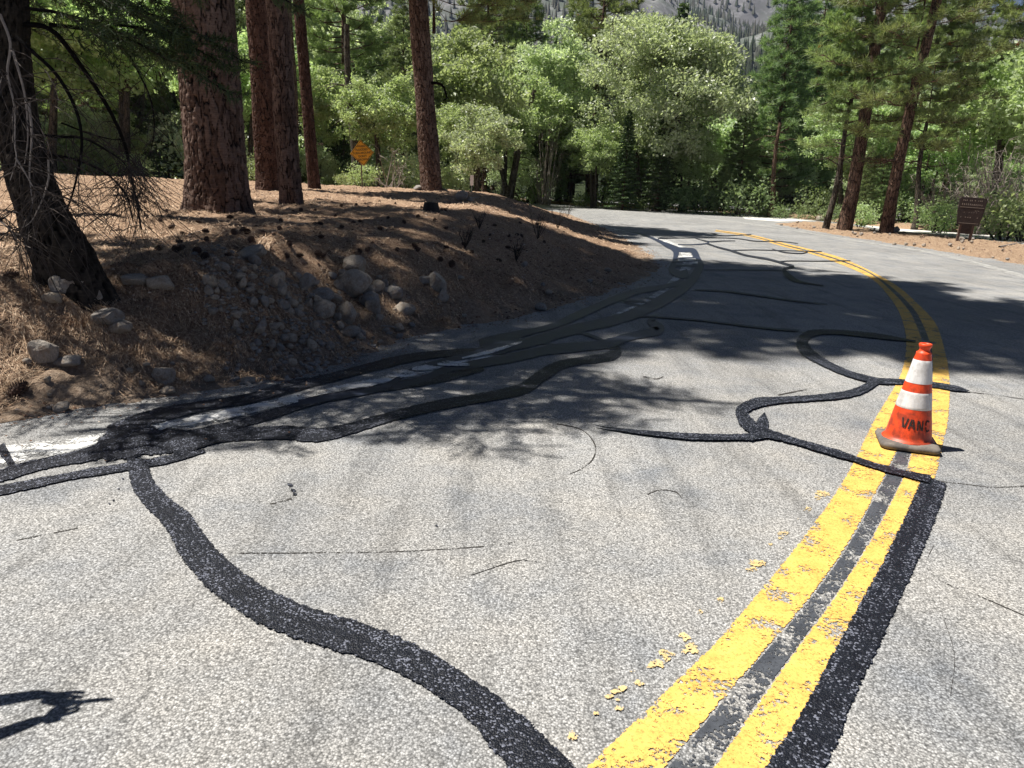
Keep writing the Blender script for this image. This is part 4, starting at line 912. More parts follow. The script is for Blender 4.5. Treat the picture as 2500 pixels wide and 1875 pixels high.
for u, v, w, h, lb, k in [
    (170, 712, 92, 50, 'pale angular rock at the foot of the leaning fir', 3), (128, 738, 60, 30, 'flat pale rock just in front of the leaning fir', 2),
    (232, 735, 50, 26, 'grey rock right of the pale angular rock', 1), (262, 785, 84, 34, 'flat slanted grey slab lying in the needles', 7), (300, 812, 52, 30, 'pale round rock below the slanted slab', 4),
    (112, 880, 72, 64, 'upright grey broken rock in the needle litter at left', 3), (165, 892, 60, 30, 'dark flat rock beside the upright broken rock', 6),
    (400, 932, 60, 46, 'rounded tan rock near the road edge', 5), (412, 960, 42, 22, 'small flat rock just below the rounded tan rock', 2),
    (618, 628, 92, 26, 'flat slab lying on top of the stone pile', 7), (330, 690, 90, 30, 'flat grey rock right of the fir root', 3), (395, 700, 60, 40, 'blocky rock between the fir and the stone pile', 6),
    (865, 712, 84, 66, 'largest rounded boulder in the stone bank', 4), (866, 660, 72, 40, 'pale angular boulder on top of the largest boulder', 7), (905, 745, 46, 50, 'rounded rock right of the largest boulder', 0),
    (783, 735, 68, 46, 'smooth grey boulder left of the largest boulder', 0), (748, 708, 34, 44, 'upright egg shaped stone left of the boulders', 4), (678, 702, 40, 50, 'upright brown cobble in the upper stone pile', 5),
    (788, 768, 56, 48, 'dark round boulder below the smooth grey boulder', 4), (845, 785, 60, 54, 'round boulder draped with dry straw', 8), (960, 725, 60, 40, 'pale rock right of the boulders', 3), (925, 712, 34, 34, 'small pale rock above the right rocks', 2),
    (985, 765, 66, 44, 'sloping rock low on the right of the stone bank', 6), (910, 760, 44, 40, 'dark rock between the boulders', 5), (1068, 705, 60, 46, 'cracked pale rock at the right end of the stone bank', 7), (1040, 690, 44, 24, 'thin rock ledge above the cracked rock', 3), (1082, 735, 40, 34, 'rock below the cracked pale rock', 1),
    (858, 825, 48, 36, 'rounded grey stone at the toe of the stone bank', 0), (715, 893, 26, 20, 'small brown stone near the edge of the asphalt', 5), (605, 935, 34, 16, 'half buried stone at the road edge', 4), (512, 935, 32, 22, 'dull round stone at the road edge', 0), (150, 1003, 34, 20, 'small dark stone beside the road at left', 4), (120, 998, 14, 8, 'small white stone beside the road at left', 2),
    (1125, 684, 26, 12, 'small pale stone on the slope right of the stone bank', 0), (1160, 804, 26, 14, 'stone at the slope foot beside the asphalt', 1), (1322, 757, 36, 22, 'flat stone at the foot of the bare slope', 4), (1484, 664, 26, 14, 'pale oval stone near the nose of the bank', 0), (1440, 690, 20, 12, 'dark stone below the pale oval stone', 3),
    (1128, 492, 34, 30, 'brown boulder on the crest right of the lone pine', 0), (1150, 492, 22, 14, 'pale rock beside the crest boulder', 3), (1022, 463, 28, 14, 'rock at the foot of the lone pine on its left', 6), (1085, 466, 26, 7, 'flat pale stones at the foot of the lone pine on its right', 3)]:
    rock(u, v, w, h, lb, k=k)
GP_ = 'cobbles of the stone pile in the bank'
for i in range(215):
    u, v = rr.uniform(500, 1010), rr.uniform(640, 870)
    c = 640+(u-560)*.12; e = 880-(u-600)*.12-max(0, 640-u)*.9
    if v > e or v < c: continue
    rock(u, v, 10+28*rr.random()**1.7, None, 'rounded grey cobble in the stone pile of the bank', group=GP_)
for i in range(70):
    u, v = rr.uniform(0, 1500), rr.uniform(640, 1000)
    lo = np.interp(u, [0, 362, 700, 1007, 1242, 1423, 1508], [1030, 975, 922, 815, 780, 735, 705])
    if v > lo or v < lo-130: continue
    rock(u, v, rr.choice([5, 7, 9, 12, 18]), None, 'small stone scattered on the lower bank', group='small stones scattered on the bank')
for i in range(95):
    u = 1890+610*rr.random()**1.7; v = rr.uniform(543, 640)
    x = on_ground(u, v)
    if not inside(np.array([x[0]]), np.array([x[1]]), ISLAND)[0]: continue
    rock(u, v, rr.choice([4, 6, 8, 10]), None, 'brown clod or stone on the orange dirt strip', group='clods on the orange dirt strip')
for u, v, w, lb in [(2187, 566, 22, 'grey stone at the foot of the red leaning pine'), (2347, 588, 14, 'pale yellow stone between the posts of the brown sign'), (2371, 594, 8, 'small white stone under the right post of the brown sign'), (2003, 541, 18, 'pale stone at the left end of the dirt strip')]:
    rock(u, v, w, None, lb)
# old stump on the crest
def stump():
    b = on_ground(1052, 516); o = empty('stump', tuple(b)); o.matrix_world = Matrix.Translation(Vector(b)); tag(o, 'dark cut stump in the shade below the lone pine', 'stump')
    mb = MB(); th = np.linspace(0, 2*np.pi, 24, endpoint=False); s = np.linspace(0, 1, 5)
    V = np.array([[np.cos(t)*.155*(1.3-.4*k)*(1+.14*math.sin(3*t)), np.sin(t)*.155*(1.3-.4*k), -.08+k*.27] for k in s for t in th])
    i = np.arange(4)[:, None]*24; j = np.arange(24)[None]; mb.add(V, np.stack([i+j, i+(j+1) % 24, i+24+(j+1) % 24, i+24+j], -1).reshape(-1, 4), 0)
    mb.build('bark', MAT['twig_dark'], o); t = MB(); t.add(V[-24:]+np.array([0, 0, .001]), [list(range(24))]); t.build('cut_top', MAT['twig_dark'], o)
stump()
# pine cones
def cone_mesh():
    mb = MB(); n = 95
    P = np.stack([np.zeros(9), np.zeros(9), np.linspace(-.5, .5, 9)], 1); tube(mb, P, .26*np.sin(np.linspace(.15, 3.0, 9))+.02, 8)
    for i in range(n):
        q = (i+.5)/n; a = i*2.39996; z = -.5+q; r0 = .24*math.sin(math.pi*min(1, q*.9+.08))+.03; L = .20*math.sin(math.pi*min(1, q*.86+.1))+.05
        d = np.array([math.cos(a), math.sin(a), 0]); t = np.array([-math.sin(a), math.cos(a), 0]); c = d*r0+np.array([0, 0, z]); tip = c+d*L+np.array([0, 0, L*.35]); w = .075
        mb.add([c-t*w*.5, c+t*w*.5, tip+t*w*.55, tip-t*w*.55, (tip+c)/2+np.array([0, 0, -.03])], [[0, 1, 2, 3]]); mb.f.append((np.array([[0, 3, 4], [3, 2, 4], [2, 1, 4]])+mb.n-5, 0))
    return mb.build('pine_cone', MAT['conebrown'], link=False)
MAT['conebrown'] = plain('pine_cone_brown', (.075, .042, .030), .8, 6, .5)
CONE_ME = cone_mesh()
def pinecone(u, v, s, label, group=None):
    p = on_ground(u, v); o = mkobj('pine_cone', CONE_ME); o.location = (p[0], p[1], p[2]+s*.32); o.scale = (s, s, s*1.25)
    o.rotation_euler = (1.2+rr.uniform(-.5, .5), rr.uniform(-.5, .5), rr.uniform(0, 6.28)); tag(o, label, 'pine cone', group); return o
pinecone(46, 962, .115, 'large reddish pine cone near the left edge of the picture'); pinecone(28, 680, .09, 'dark pine cone in the sun left of the leaning fir'); pinecone(1103, 655, .10, 'single dark pine cone high on the slope above the cracked rock')
for i in range(85):
    u = rr.uniform(330, 1330); v = 472+(rr.random()**.8)*170
    if v > 640-.0*u or (u > 1050 and v < 505+(u-1050)*.05): continue
    pinecone(u, v, rr.uniform(.055, .085), 'dark pine cone lying on the needle litter of the bank', 'pine cones on the bank')

# ------------------------------------------------------------------ needle litter, straw, debris (nobody could count it)
def litter_mat():
    m, n, l, b = mat('dry_needles'); co = coords(n, l)
    w = N(n, 'ShaderNodeTexNoise', Scale=45.0, Detail=1.0); l.new(co, w.inputs['Vector'])
    c = ramp(n, l, w.outputs['Fac'], [(.3, (.14, .075, .04)), (.5, (.42, .27, .16)), (.68, (.72, .56, .39))])
    l.new(c, b.inputs['Base Color']); b.inputs['Roughness'].default_value = .7; return m
MAT['litter'] = litter_mat()
def scatter_litter():
    r = np.random.default_rng(5); mb = MB()
    def zone(n, rmin, rmax, L, w, az0=-.74, az1=.28):
        a = r.uniform(az0, az1, n); q = np.exp(r.uniform(math.log(rmin), math.log(rmax), n)); x = np.sin(a)*q; y = np.cos(a)*q
        m = inside(x, y, INNER_POLY); d = poly_dist(x, y, INNER); m &= (d > .2*r.random(n))
        clump = vnoise(x*2.2, y*2.2, s=44)+.35*r.random(n); m &= clump > -.25
        x, y = x[m], y[m]; k = len(x); z = hz(x, y)
        t = r.uniform(0, np.pi, k)+.8*vnoise(x*3, y*3, s=6); l = L*r.uniform(.5, 1.3, k); dx, dy = np.cos(t)*l, np.sin(t)*l
        z2 = hz(x+dx, y+dy)+r.uniform(.002, .03, k)*min(3, L/.12); z1 = z+r.uniform(.002, .02, k)
        mx, my, mz = x+dx*.5-dy*.1, y+dy*.5+dx*.1, (z1+z2)/2+.012*l/.15
        px_, py_ = -np.sin(t)*w/2, np.cos(t)*w/2
        A = [np.stack([x-px_, y-py_, z1], 1), np.stack([x+px_, y+py_, z1], 1), np.stack([mx+px_, my+py_, mz], 1), np.stack([mx-px_, my-py_, mz], 1), np.stack([x+dx, y+dy, z2], 1)]
        V = np.stack(A, 1).reshape(-1, 3); o = np.arange(k)[:, None]*5
        mb.add(V, o+np.array([[0, 1, 2, 3]])); mb.f.append((np.concatenate([o+np.array([[3, 2, 4]])])+mb.n-len(V), 0))
    zone(60000, 4.2, 9, .14, .0035); zone(26000, 8, 18, .16, .008); zone(9000, 16, 34, .22, .016)
    o = mb.build('dry_pine_needles', MAT['litter']); tag(o, 'dry fallen pine needles covering the bank', 'needle litter', kind='stuff')
    # bark crumbs, pebbles and cone scraps
    mb = MB(); n = 34000; a = r.uniform(-.74, .35, n); q = np.exp(r.uniform(math.log(4.2), math.log(40), n)); x = np.sin(a)*q; y = np.cos(a)*q
    m = inside(x, y, INNER_POLY) & ((vnoise(x*1.3, y*1.3, s=8) > -.2)); x, y, q = x[m], y[m], q[m]
    ax = r.uniform(13, 40, 5000); ay = r.uniform(8, 45, 5000); mi = inside(ax, ay, ISLAND); x = np.concatenate([x, ax[mi]]); y = np.concatenate([y, ay[mi]]); q = np.hypot(x, y)
    k = len(x); z = hz(x, y); s = r.uniform(.004, .016, k)*(1+q/9); th = r.uniform(0, 6.28, k)
    T = np.array([[1, 0, 0], [-.4, .8, 0], [-.5, -.8, 0], [.05, 0, .8]]); c, sn = np.cos(th), np.sin(th)
    V = np.stack([np.stack([x+s*(t[0]*c-t[1]*sn), y+s*(t[0]*sn+t[1]*c), z+s*t[2]*.7], 1) for t in T], 1).reshape(-1, 3)
    o_ = np.arange(k)[:, None]*4; mb.add(V, np.concatenate([o_+np.array([[0, 1, 3]]), o_+np.array([[1, 2, 3]]), o_+np.array([[2, 0, 3]])]))
    o = mb.build('bark_crumbs', MAT['crumb']); tag(o, 'bark crumbs and pebbles scattered over the bank and dirt strip', 'debris', kind='stuff')
def crumb_mat():
    m, n, l, b = mat('bark_crumb'); co = coords(n, l); w = noise(n, l, co, 16, 1)
    c = ramp(n, l, w, [(.35, (.06, .032, .02)), (.5, (.22, .12, .07)), (.62, (.34, .26, .20)), (.72, (.55, .46, .37))]); l.new(c, b.inputs['Base Color']); b.inputs['Roughness'].default_value = .9; return m
MAT['crumb'] = crumb_mat()
scatter_litter()
# fallen twigs and dry bare plants
def dry_plant(u, v, H, label, n=14, seed=0, mt='twig_dark'):
    b = on_ground(u, v); mb = MB(); r = np.random.default_rng(seed+int(u)); o = mkobj('dry_plant', None) if False else None
    for k in range(n):
        a = r.uniform(0, 6.28); e = np.array([math.cos(a)*.35*H, math.sin(a)*.35*H, H*r.uniform(.6, 1)]); q = [np.zeros(3), e*.5+rand_unit(r, 1)[0]*.06*H, e]
        tube(mb, q, [.006, .004, .0015], 3)
        for m in range(5):
            f = r.uniform(.4, 1); p = e*f; d = rand_unit(r, 1)[0]*H*.22+np.array([0, 0, .06*H]); tube(mb, [p, p+d], [.003, .001], 3)
    o = mb.build('dry_plant', MAT[mt]); o.matrix_world = Matrix.Translation(Vector(b)); tag(o, label, 'plant', 'bare dry plants on the bank')
for u, v, H, lb in [(1312, 585, .62, 'bare dry brown plant on the slope, the taller of the pair near the nose'), (1362, 560, .6, 'bare dry plant right of its twin near the nose'), (1385, 530, .7, 'bare dry weed on the crest against the pale road'), (1135, 612, .35, 'low dry plant in the middle of the bank slope'), (1260, 640, .4, 'dry plant halfway down the slope'), (1170, 560, .4, 'dry plant on the shaded slope left of the pair near the nose')]: dry_plant(u, v, H, lb)
for u, v, u2, v2, w, lb in [(700, 560, 760, 548, .012, 'thin fallen twig in the shade behind the stone pile'), (455, 580, 500, 566, .010, 'fallen twig left of the stone pile'), (1140, 490, 1170, 482, .03, 'short fallen branch beside the crest boulder'), (2440, 604, 2510, 592, .05, 'fallen branch at the right end of the dirt strip'), (930, 800, 985, 812, .01, 'dry stick at the toe of the stone bank')]:
    a, b2 = on_ground(u, v), on_ground(u2, v2); mb = MB(); m_ = (a+b2)/2+np.array([0, 0, .03]); tube(mb, [a+[0, 0, .01], m_, b2+[0, 0, .02]], [w, w*.8, w*.4], 6); o = mb.build('fallen_stick', MAT['twig']); tag(o, lb, 'stick')
# straw tufts hanging over the stones
for u, v, s, lb in [(845, 765, .26, 'tuft of dry straw over the boulders'), (560, 850, .22, 'tuft of dry needles at the foot of the dark bank'), (200, 800, .22, 'tuft of dry needles by the slanted slab'), (1080, 790, .2, 'tuft of dry straw at the bank toe'), (350, 860, .22, 'tuft of dry needles above the tan rock')]:
    b = on_ground(u, v); r = np.random.default_rng(int(u)); mb = MB()
    for k in range(110):
        a = r.uniform(0, 6.28); d = np.array([math.cos(a)*r.uniform(.4, 1), math.sin(a)*r.uniform(.4, 1)-.35, 0])*s; p = d*.25*r.random(); h = s*r.uniform(.1, .45)
        tube(mb, [p, p+d*.5+[0, 0, h], p+d+[0, 0, -s*r.uniform(.0, .5)]], [.0016, .0014, .0007], 3)
    o = mb.build('straw_tuft', MAT['litter']); o.matrix_world = Matrix.Translation(Vector(b)); tag(o, lb, 'dry grass')

# ------------------------------------------------------------------ traffic cone
def cone_mats():
    def mk(name, col, dirt, amt, rough, spec):
        m, n, l, b = mat(name); co = coords(n, l)
        a = noise(n, l, co, 9, 5, .7); f = noise(n, l, coords(n, l, (1, 1, .25)), 40, 3, .7)
        hz_ = N(n, 'ShaderNodeSeparateXYZ'); l.new(co, hz_.inputs[0])
        low = mth(n, l, 'MULTIPLY', mth(n, l, 'SUBTRACT', .42, hz_.outputs[2]), .22)
        c = mix(n, l, ramp(n, l, mth(n, l, 'ADD', a, low), [(.49, 0.), (.66, amt)]), col, dirt)
        c = mix(n, l, 1.0, c, ramp(n, l, f, [(.35, .86), (.6, 1.05)]), 'MULTIPLY')
        l.new(c, b.inputs['Base Color']); b.inputs['Roughness'].default_value = rough; b.inputs['Specular IOR Level'].default_value = spec; return m
    return mk('cone_orange_vinyl', (.78, .075, .018), (.16, .035, .02), .75, .45, .4), mk('cone_reflective_collar', (.70, .69, .68), (.36, .33, .30), .6, .5, .5), mk('cone_base_rubber', (.105, .095, .088), (.20, .175, .15), .8, .8, .3)
M_OR, M_WH, M_RB = cone_mats(); M_INK = plain('stencil_black_paint', (.03, .018, .016), .7, 120, .4)
def traffic_cone():
    c0 = np.array([2.70, 4.79, 0.0]); rz = math.atan2(-.11, .33)
    o = empty('traffic_cone', (c0[0], c0[1], .010), rz); tag(o, 'orange traffic cone with two white collars and black stencilled letters, on the yellow line', 'traffic cone')
    # base plate: rounded square with domed top, feet gap below
    def ring(hw, z, rc, n=9):
        pts = []
        for cx, cy, a0 in ((1, 1, 0), (-1, 1, 90), (-1, -1, 180), (1, -1, 270)):
            for k in range(n):
                a = R(a0+90*k/(n-1)); pts.append((cx*(hw-rc)+rc*math.cos(a), cy*(hw-rc)+rc*math.sin(a), z))
        return pts
    prof = [(.150, .004, .04), (.176, .004, .05), (.182, .012, .055), (.184, .024, .055), (.178, .036, .052), (.166, .042, .05), (.150, .046, .05)]
    V = []; n = 36
    for hw, z, rc in prof: V += ring(hw, z, rc)
    V += [(.145*math.cos(R(10*k+5)), .145*math.sin(R(10*k+5)), .050) for k in range(36)]
    # align circle start to ring corner order
    mb = MB(); nr = len(prof)+1; i = np.arange(nr-1)[:, None]*n; j = np.arange(n)[None]
    mb.add(V, np.stack([i+j, i+(j+1) % n, i+n+(j+1) % n, i+n+j], -1).reshape(-1, 4)); mb.f.append((np.array([list(range(n))[::-1]]), 0)); mb.f.append((np.array([list(range((nr-1)*n, nr*n))]), 0))
    mb.build('base_plate', M_RB, o, smooth=True)
    H = .70; K = 64
    tilt = lambda z: np.array([.006*z, 0, 0])
    def rad(z): return np.interp(z, [.045, .06, .60, .645], [.158, .143, .053, .044])
    def lathe(name, prof, m, par=o, off=0.0, th0=0, th1=2*math.pi):
        full = th1-th0 > 6.28; th = np.linspace(th0, th1, K, endpoint=not full); V = []
        for r_, z in prof:
            wob = 1+.012*np.sin(2*th+1.0)+.006*np.sin(5*th+z*20)
            V += [tuple(np.array([(r_*w)*math.cos(t), (r_*w)*math.sin(t), z])+tilt(z)) for t, w in zip(th, wob)]
        nn = len(prof); i = np.arange(nn-1)[:, None]*K; jj = np.arange(K if full else K-1)[None]
        b_ = MB(); b_.add(V, np.stack([i+jj, i+(jj+1) % K, i+K+(jj+1) % K, i+K+jj], -1).reshape(-1, 4)); return b_.build(name, m, par, smooth=True)
    body = [(.160, .046), (.152, .056)]+[(rad(z), z) for z in np.linspace(.06, .60, 24)]+[(.046, .63), (.047, .640), (.040, .643), (.033, .652), (.030, .662), (.034, .672), (.039, .682), (.040, .694), (.036, .700), (.027, .700), (.024, .69), (.022, .62)]
    lathe('body', body, M_OR)
    lathe('reflective_collar', [(rad(z)+.0012, z) for z in np.linspace(.440, .590, 10)]+[(rad(.592), .592)], M_WH)
    lathe('reflective_collar', [(rad(.268), .268)]+[(rad(z)+.0012, z) for z in np.linspace(.270, .378, 8)]+[(rad(.380), .380)], M_WH)
    # stencil letters wrapped on the body, facing the road viewer
    base_a = math.atan2(-c0[1], -c0[0])-rz
    L = {'V': [[(-.9, 1), (-.18, -.9)], [(.9, 1), (.30, -.9)]], 'A': [[(-.9, -1), (-.22, 1)], [(.9, -1), (.22, 1)], [(-.42, -.25), (.42, -.25)]],
         'N': [[(-.8, -1), (-.8, 1)], [(.8, -1), (.8, 1)], [(-.5, .9), (.5, -.9)]], 'C': [[(.8, .75), (.35, 1), (-.35, 1), (-.8, .6), (-.85, .15)], [(-.85, -.15), (-.8, -.6), (-.35, -1), (.35, -1), (.8, -.75)]]}
    for ch, ang in (('V', -15.5), ('A', 5), ('N', 28), ('C', 53)):
        b_ = MB()
        for st in L[ch]:
            st = np.array(st, float); st = st*np.array([.019, .033]); P = []
            for a, c in zip(st[:-1], st[1:]): P += [a+(c-a)*t for t in np.linspace(0, 1, 8)]
            P = np.array(P); T = np.gradient(P, axis=0); T /= np.linalg.norm(T, axis=1)[:, None]+1e-9; Nn = np.stack([-T[:, 1], T[:, 0]], 1)*(.0052+.0006*np.sin(np.arange(len(P))*1.7))[:, None]
            V = []
            for A_ in (P+Nn, P-Nn):
                for x, y in A_:
                    z = .175+y-.004*(ang/30); rr_ = rad(z)*1.013+.0016; th = base_a+R(ang)+x/rr_; V.append(tuple(np.array([rr_*math.cos(th), rr_*math.sin(th), z])+tilt(z)))
            n_ = len(P); b_.add(V, [[k, k+1, n_+k+1, n_+k] for k in range(n_-1)])
        b_.build('stencil_letter', M_INK, o)
traffic_cone()

# ------------------------------------------------------------------ signs
MAT['steel'] = plain('galvanised_post', (.28, .28, .27), .5, 30, .2, .6); MAT['signyellow'] = plain('sign_yellow', (.85, .40, .015), .45, 8, .12); MAT['signblack'] = plain('sign_black', (.02, .017, .012), .5)
MAT['brownwood'] = plain('weathered_brown_board', (.045, .030, .026), .8, 14, .45); MAT['postwood'] = plain('weathered_post_wood', (.115, .075, .06), .85, 18, .4); MAT['fadedtext'] = plain('faded_cream_lettering', (.36, .30, .25), .8, 30, .5); MAT['signwhite'] = plain('marker_white', (.75, .75, .73), .5, 8, .1)
def text_mesh(txt, size):
    cu = bpy.data.curves.new('t', 'FONT'); cu.body = txt; cu.size = size; cu.align_x = 'CENTER'; cu.align_y = 'CENTER'; cu.extrude = .001; cu.offset = size*.012
    ob = bpy.data.objects.new('t', cu); COL.objects.link(ob); dg = bpy.context.evaluated_depsgraph_get(); me = bpy.data.meshes.new_from_object(ob.evaluated_get(dg)); bpy.data.objects.remove(ob); me.materials.clear(); return me
def diamond_sign():
    D = 33; c = AT(884, 373.6, D); gz = hz1(c[0], c[1])
    o = empty('warning_sign', (c[0], c[1], gz)); tag(o, 'yellow diamond warning sign about flooding between the red pines and the lone pine', 'road sign')
    o.matrix_world = Matrix.Translation(Vector((c[0], c[1], gz))); cz = c[2]-gz
    Rm = Matrix.Rotation(R(-8), 4, 'Y') @ Matrix.Rotation(R(33), 4, 'Z')
    s = .535; mb = MB(); F_ = [(0, 0, s), (-s, 0, 0), (0, 0, -s), (s, 0, 0)]; V = [(x, y-.0, z) for y in (-.004, .004) for x, _, z in F_]
    mb.add(V, [[0, 1, 2, 3], [7, 6, 5, 4], [0, 4, 5, 1], [1, 5, 6, 2], [2, 6, 7, 3], [3, 7, 4, 0]])
    pl = mb.build('sign_panel', MAT['signyellow'], o); pl.matrix_local = Matrix.Translation((0, 0, cz)) @ Rm
    bd = MB()
    a, b_ = s*.95, s*.90; V = [(x*k, -.006, z*k) for k in (a/s, b_/s) for x, _, z in F_]; bd.add(V, [[i, (i+1) % 4, 4+(i+1) % 4, 4+i] for i in range(4)]); q = bd.build('border', MAT['signblack'], pl)
    for i, (t, sz) in enumerate((('WHEN', .12), ('FLOODED', .12), ('TURN AROUND', .115), ("DON'T", .12), ('DROWN', .12))):
        me = text_mesh(t, sz); me.materials.append(MAT['signblack']); w = mkobj('lettering', me, pl); w.matrix_local = Matrix.Translation((0, -.008, .27-.135*i)) @ Matrix.Rotation(R(90), 4, 'X')
    p = MB(); tube(p, [(.0, .03, -.3), (-.04, .03, cz*.5), (-.06, .03, cz+.2)], .03, 6, cap=True); p.build('post', MAT['postwood'], o)
diamond_sign()
def brown_sign():
    b = on_ground(2353, 590); D = b[1]; o = empty('wooden_sign', tuple(b)); tag(o, 'weathered brown board sign on two posts, its lettering faded away, on the dirt strip', 'sign')
    o.matrix_world = Matrix.Translation(Vector(b)) @ Matrix.Rotation(R(-14), 4, 'Z') @ Matrix.Rotation(R(2), 4, 'Y') @ Matrix.Diagonal((.88, 1, .97, 1))
    for x in (-.30, .26):
        mb = MB(); box(mb, (x, .05, .75), (.11, .10, 1.9)); mb.build('post', MAT['postwood'], o)
    # board outline: wide rounded top tapering to the bottom
    z0, z1 = .72, 1.93; out = []
    for a in np.linspace(0, 90, 7): out.append((.52+.10*math.cos(R(a)), z1-.12+.12*math.sin(R(a))))
    for a in np.linspace(90, 180, 7): out.append((-.52+.10*math.cos(R(a)), z1-.12+.12*math.sin(R(a))))
    out += [(-.60, 1.25), (-.52, z0+.05), (-.48, z0), (.46, z0), (.50, z0+.05), (.58, 1.25)]
    n = len(out); V = [(x, y, z) for y in (-.035, .0) for x, z in out]; mb = MB(); mb.add(V, [list(range(n))[::-1]]); mb.f.append((np.array([list(range(n, 2*n))]), 0)); mb.f.append((np.array([[i, (i+1) % n, n+(i+1) % n, n+i] for i in range(n)]), 0))
    bd = mb.build('board', MAT['brownwood'], o)
    mb = MB(); r = np.random.default_rng(4)
    for z, w in ((1.50, .55), (.80, .44)): box(mb, (0, -.039, z), (2*w, .006, .018))
    mb.build('board_seam', MAT['fadedtext'], bd)
    mb = MB()
    for z, h, x0, x1, k in ((1.80, .07, -.48, .42, 12), (1.62, .10, -.50, .46, 11), (1.36, .04, .15, .36, 3), (1.28, .03, -.35, .3, 6), (1.06, .06, -.46, .40, 8)):
        for i in range(k):                                   # worn remains of illegible characters
            x = x0+(x1-x0)*(i+.5)/k
            if r.random() < .22: continue
            V = [(x+r.uniform(-.4, .4)*(x1-x0)/k+.0, -.0385, z+r.uniform(-.5, .5)*h) for _ in range(3)]; cx = x
            V = [(cx-.022, -.0385, z-h*r.uniform(.1, .5)), (cx+.018*r.random(), -.0385, z-h*r.uniform(.3, .5)), (cx+.02, -.0385, z+h*r.uniform(.1, .5)), (cx-.02*r.random(), -.0385, z+h*r.uniform(.3, .5))]
            mb = MB(); mb.add(V, [[0, 1, 2, 3]]); mb.build('faded_character', MAT['fadedtext'], bd)
    mb = MB(); box(mb, (-.02, -.005, .52), (.46, .025, .40)); mb.build('lower_panel', MAT['brownwood'], o)
brown_sign()
def marker(u, v, D, label, w=.16, h=.34, up=.75):
    p = AT(u, v, D); g = hz1(p[0], p[1]); o = empty('road_marker', (p[0], p[1], g)); o.matrix_world = Matrix.Translation(Vector((p[0], p[1], g))); tag(o, label, 'marker post')
    mb = MB(); tube(mb, [(0, 0, -.2), (0, 0, p[2]-g+h*.4)], .018, 6); mb.build('post', MAT['steel'], o); mb = MB(); box(mb, (0, -.025, p[2]-g), (w, .008, h)); mb.build('plate', MAT['signwhite'], o)
marker(1152, 440, 42, 'small white plate on a thin post right of the lone pine', .19, .55)
# broken stub branch on the lone pine, bare limbs
lone = [o for o in bpy.data.objects if o.get('label', '').startswith('lone straight pine')][0]
def add_branch(parent, px, D, r0, name='broken_branch', m='bark_dark'):
    L = np.array([AT(u, v, D) for u, v in px])-np.array(parent.matrix_world.translation); mb = MB(); Q = cat_rom(L, 4); tube(mb, Q, np.linspace(r0, r0*.35, len(Q)), 6); return mb.build(name, MAT[m], parent, smooth=True)
bpy.context.view_layer.update()
yl = lone.matrix_world.translation.y
add_branch(lone, [(1050, 202), (1075, 205), (1086, 220), (1090, 240), (1082, 245)], yl-.3, .07); add_branch(lone, [(1088, 232), (1096, 242)], yl-.3, .03)

# ------------------------------------------------------------------ dead grey brush at the right, low green bushes
def brush(u, v, D, H, W, label, n=60, seed=1, m='twig'):
    p = AT(u, v, D); g = hz1(p[0], p[1]); mb = MB(); r = np.random.default_rng(seed)
    for k in range(n):
        b0 = np.array([r.uniform(-W, W)*.4, r.uniform(-.5, .5), 0]); e = b0+np.array([r.normal()*W*.6, r.normal()*.5, H*r.uniform(.3, 1)]); md = (b0+e)/2+rand_unit(r, 1)[0]*.3
        tube(mb, [b0, md, e], [.035, .022, .008], 4)
        for j in range(6):
            f = r.uniform(.4, 1); q = md+(e-md)*f; d = rand_unit(r, 1)[0]*r.uniform(.3, .8); tube(mb, [q, q+d*.6, q+d+np.array([0, 0, -.15])], [.014, .009, .004], 3)
    o = mb.build('dead_brush', MAT[m]); o.matrix_world = Matrix.Translation(Vector((p[0], p[1], g))); tag(o, label, 'dead brush')
brush(2420, 505, 43, 5.2, 2.6, 'tangle of dead grey branches behind the brown sign', 90, 1)
brush(2490, 505, 40, 5.0, 1.8, 'dead grey branches at the right frame edge', 40, 2)
brush(2300, 505, 47, 3.0, 1.6, 'low grey dead branches left of the brown sign', 40, 3)
brush(1330, 470, 70, 8.5, 1.4, 'grey dead top above the forked oak', 26, 4); brush(955, 440, 46, 2.4, 1.0, 'grey dead branches right of the yellow diamond sign', 12, 5)
brush(1228, 470, 62, 2.2, .5, 'small pale dead snag at the foot of the forked oak', 10, 6)
for u, v, D, s, lb in [(2455, 560, 37, 1.9, 'bright yellow green bush right of the brown sign'), (2510, 560, 36, 2.3, 'bright green bush cut by the right frame edge'), (2290, 545, 42, 1.5, 'pale green bush left of the brown sign'), (2100, 540, 45, 1.2, 'small green bush between the leaning trunks'), (885, 440, 40, 1.05, 'fresh green bush below the yellow diamond sign'), (838, 442, 42, .6, 'tiny green bush left of the post of the yellow diamond sign'), (330, 420, 38, 1.0, 'small green bush behind the crest left of the widest pine'), (610, 425, 40, 1.1, 'small green bush right of the widest pine')]:
    putp('shrub_bright', 'shrub', u, v, D, s, u, lb, 'shrub')

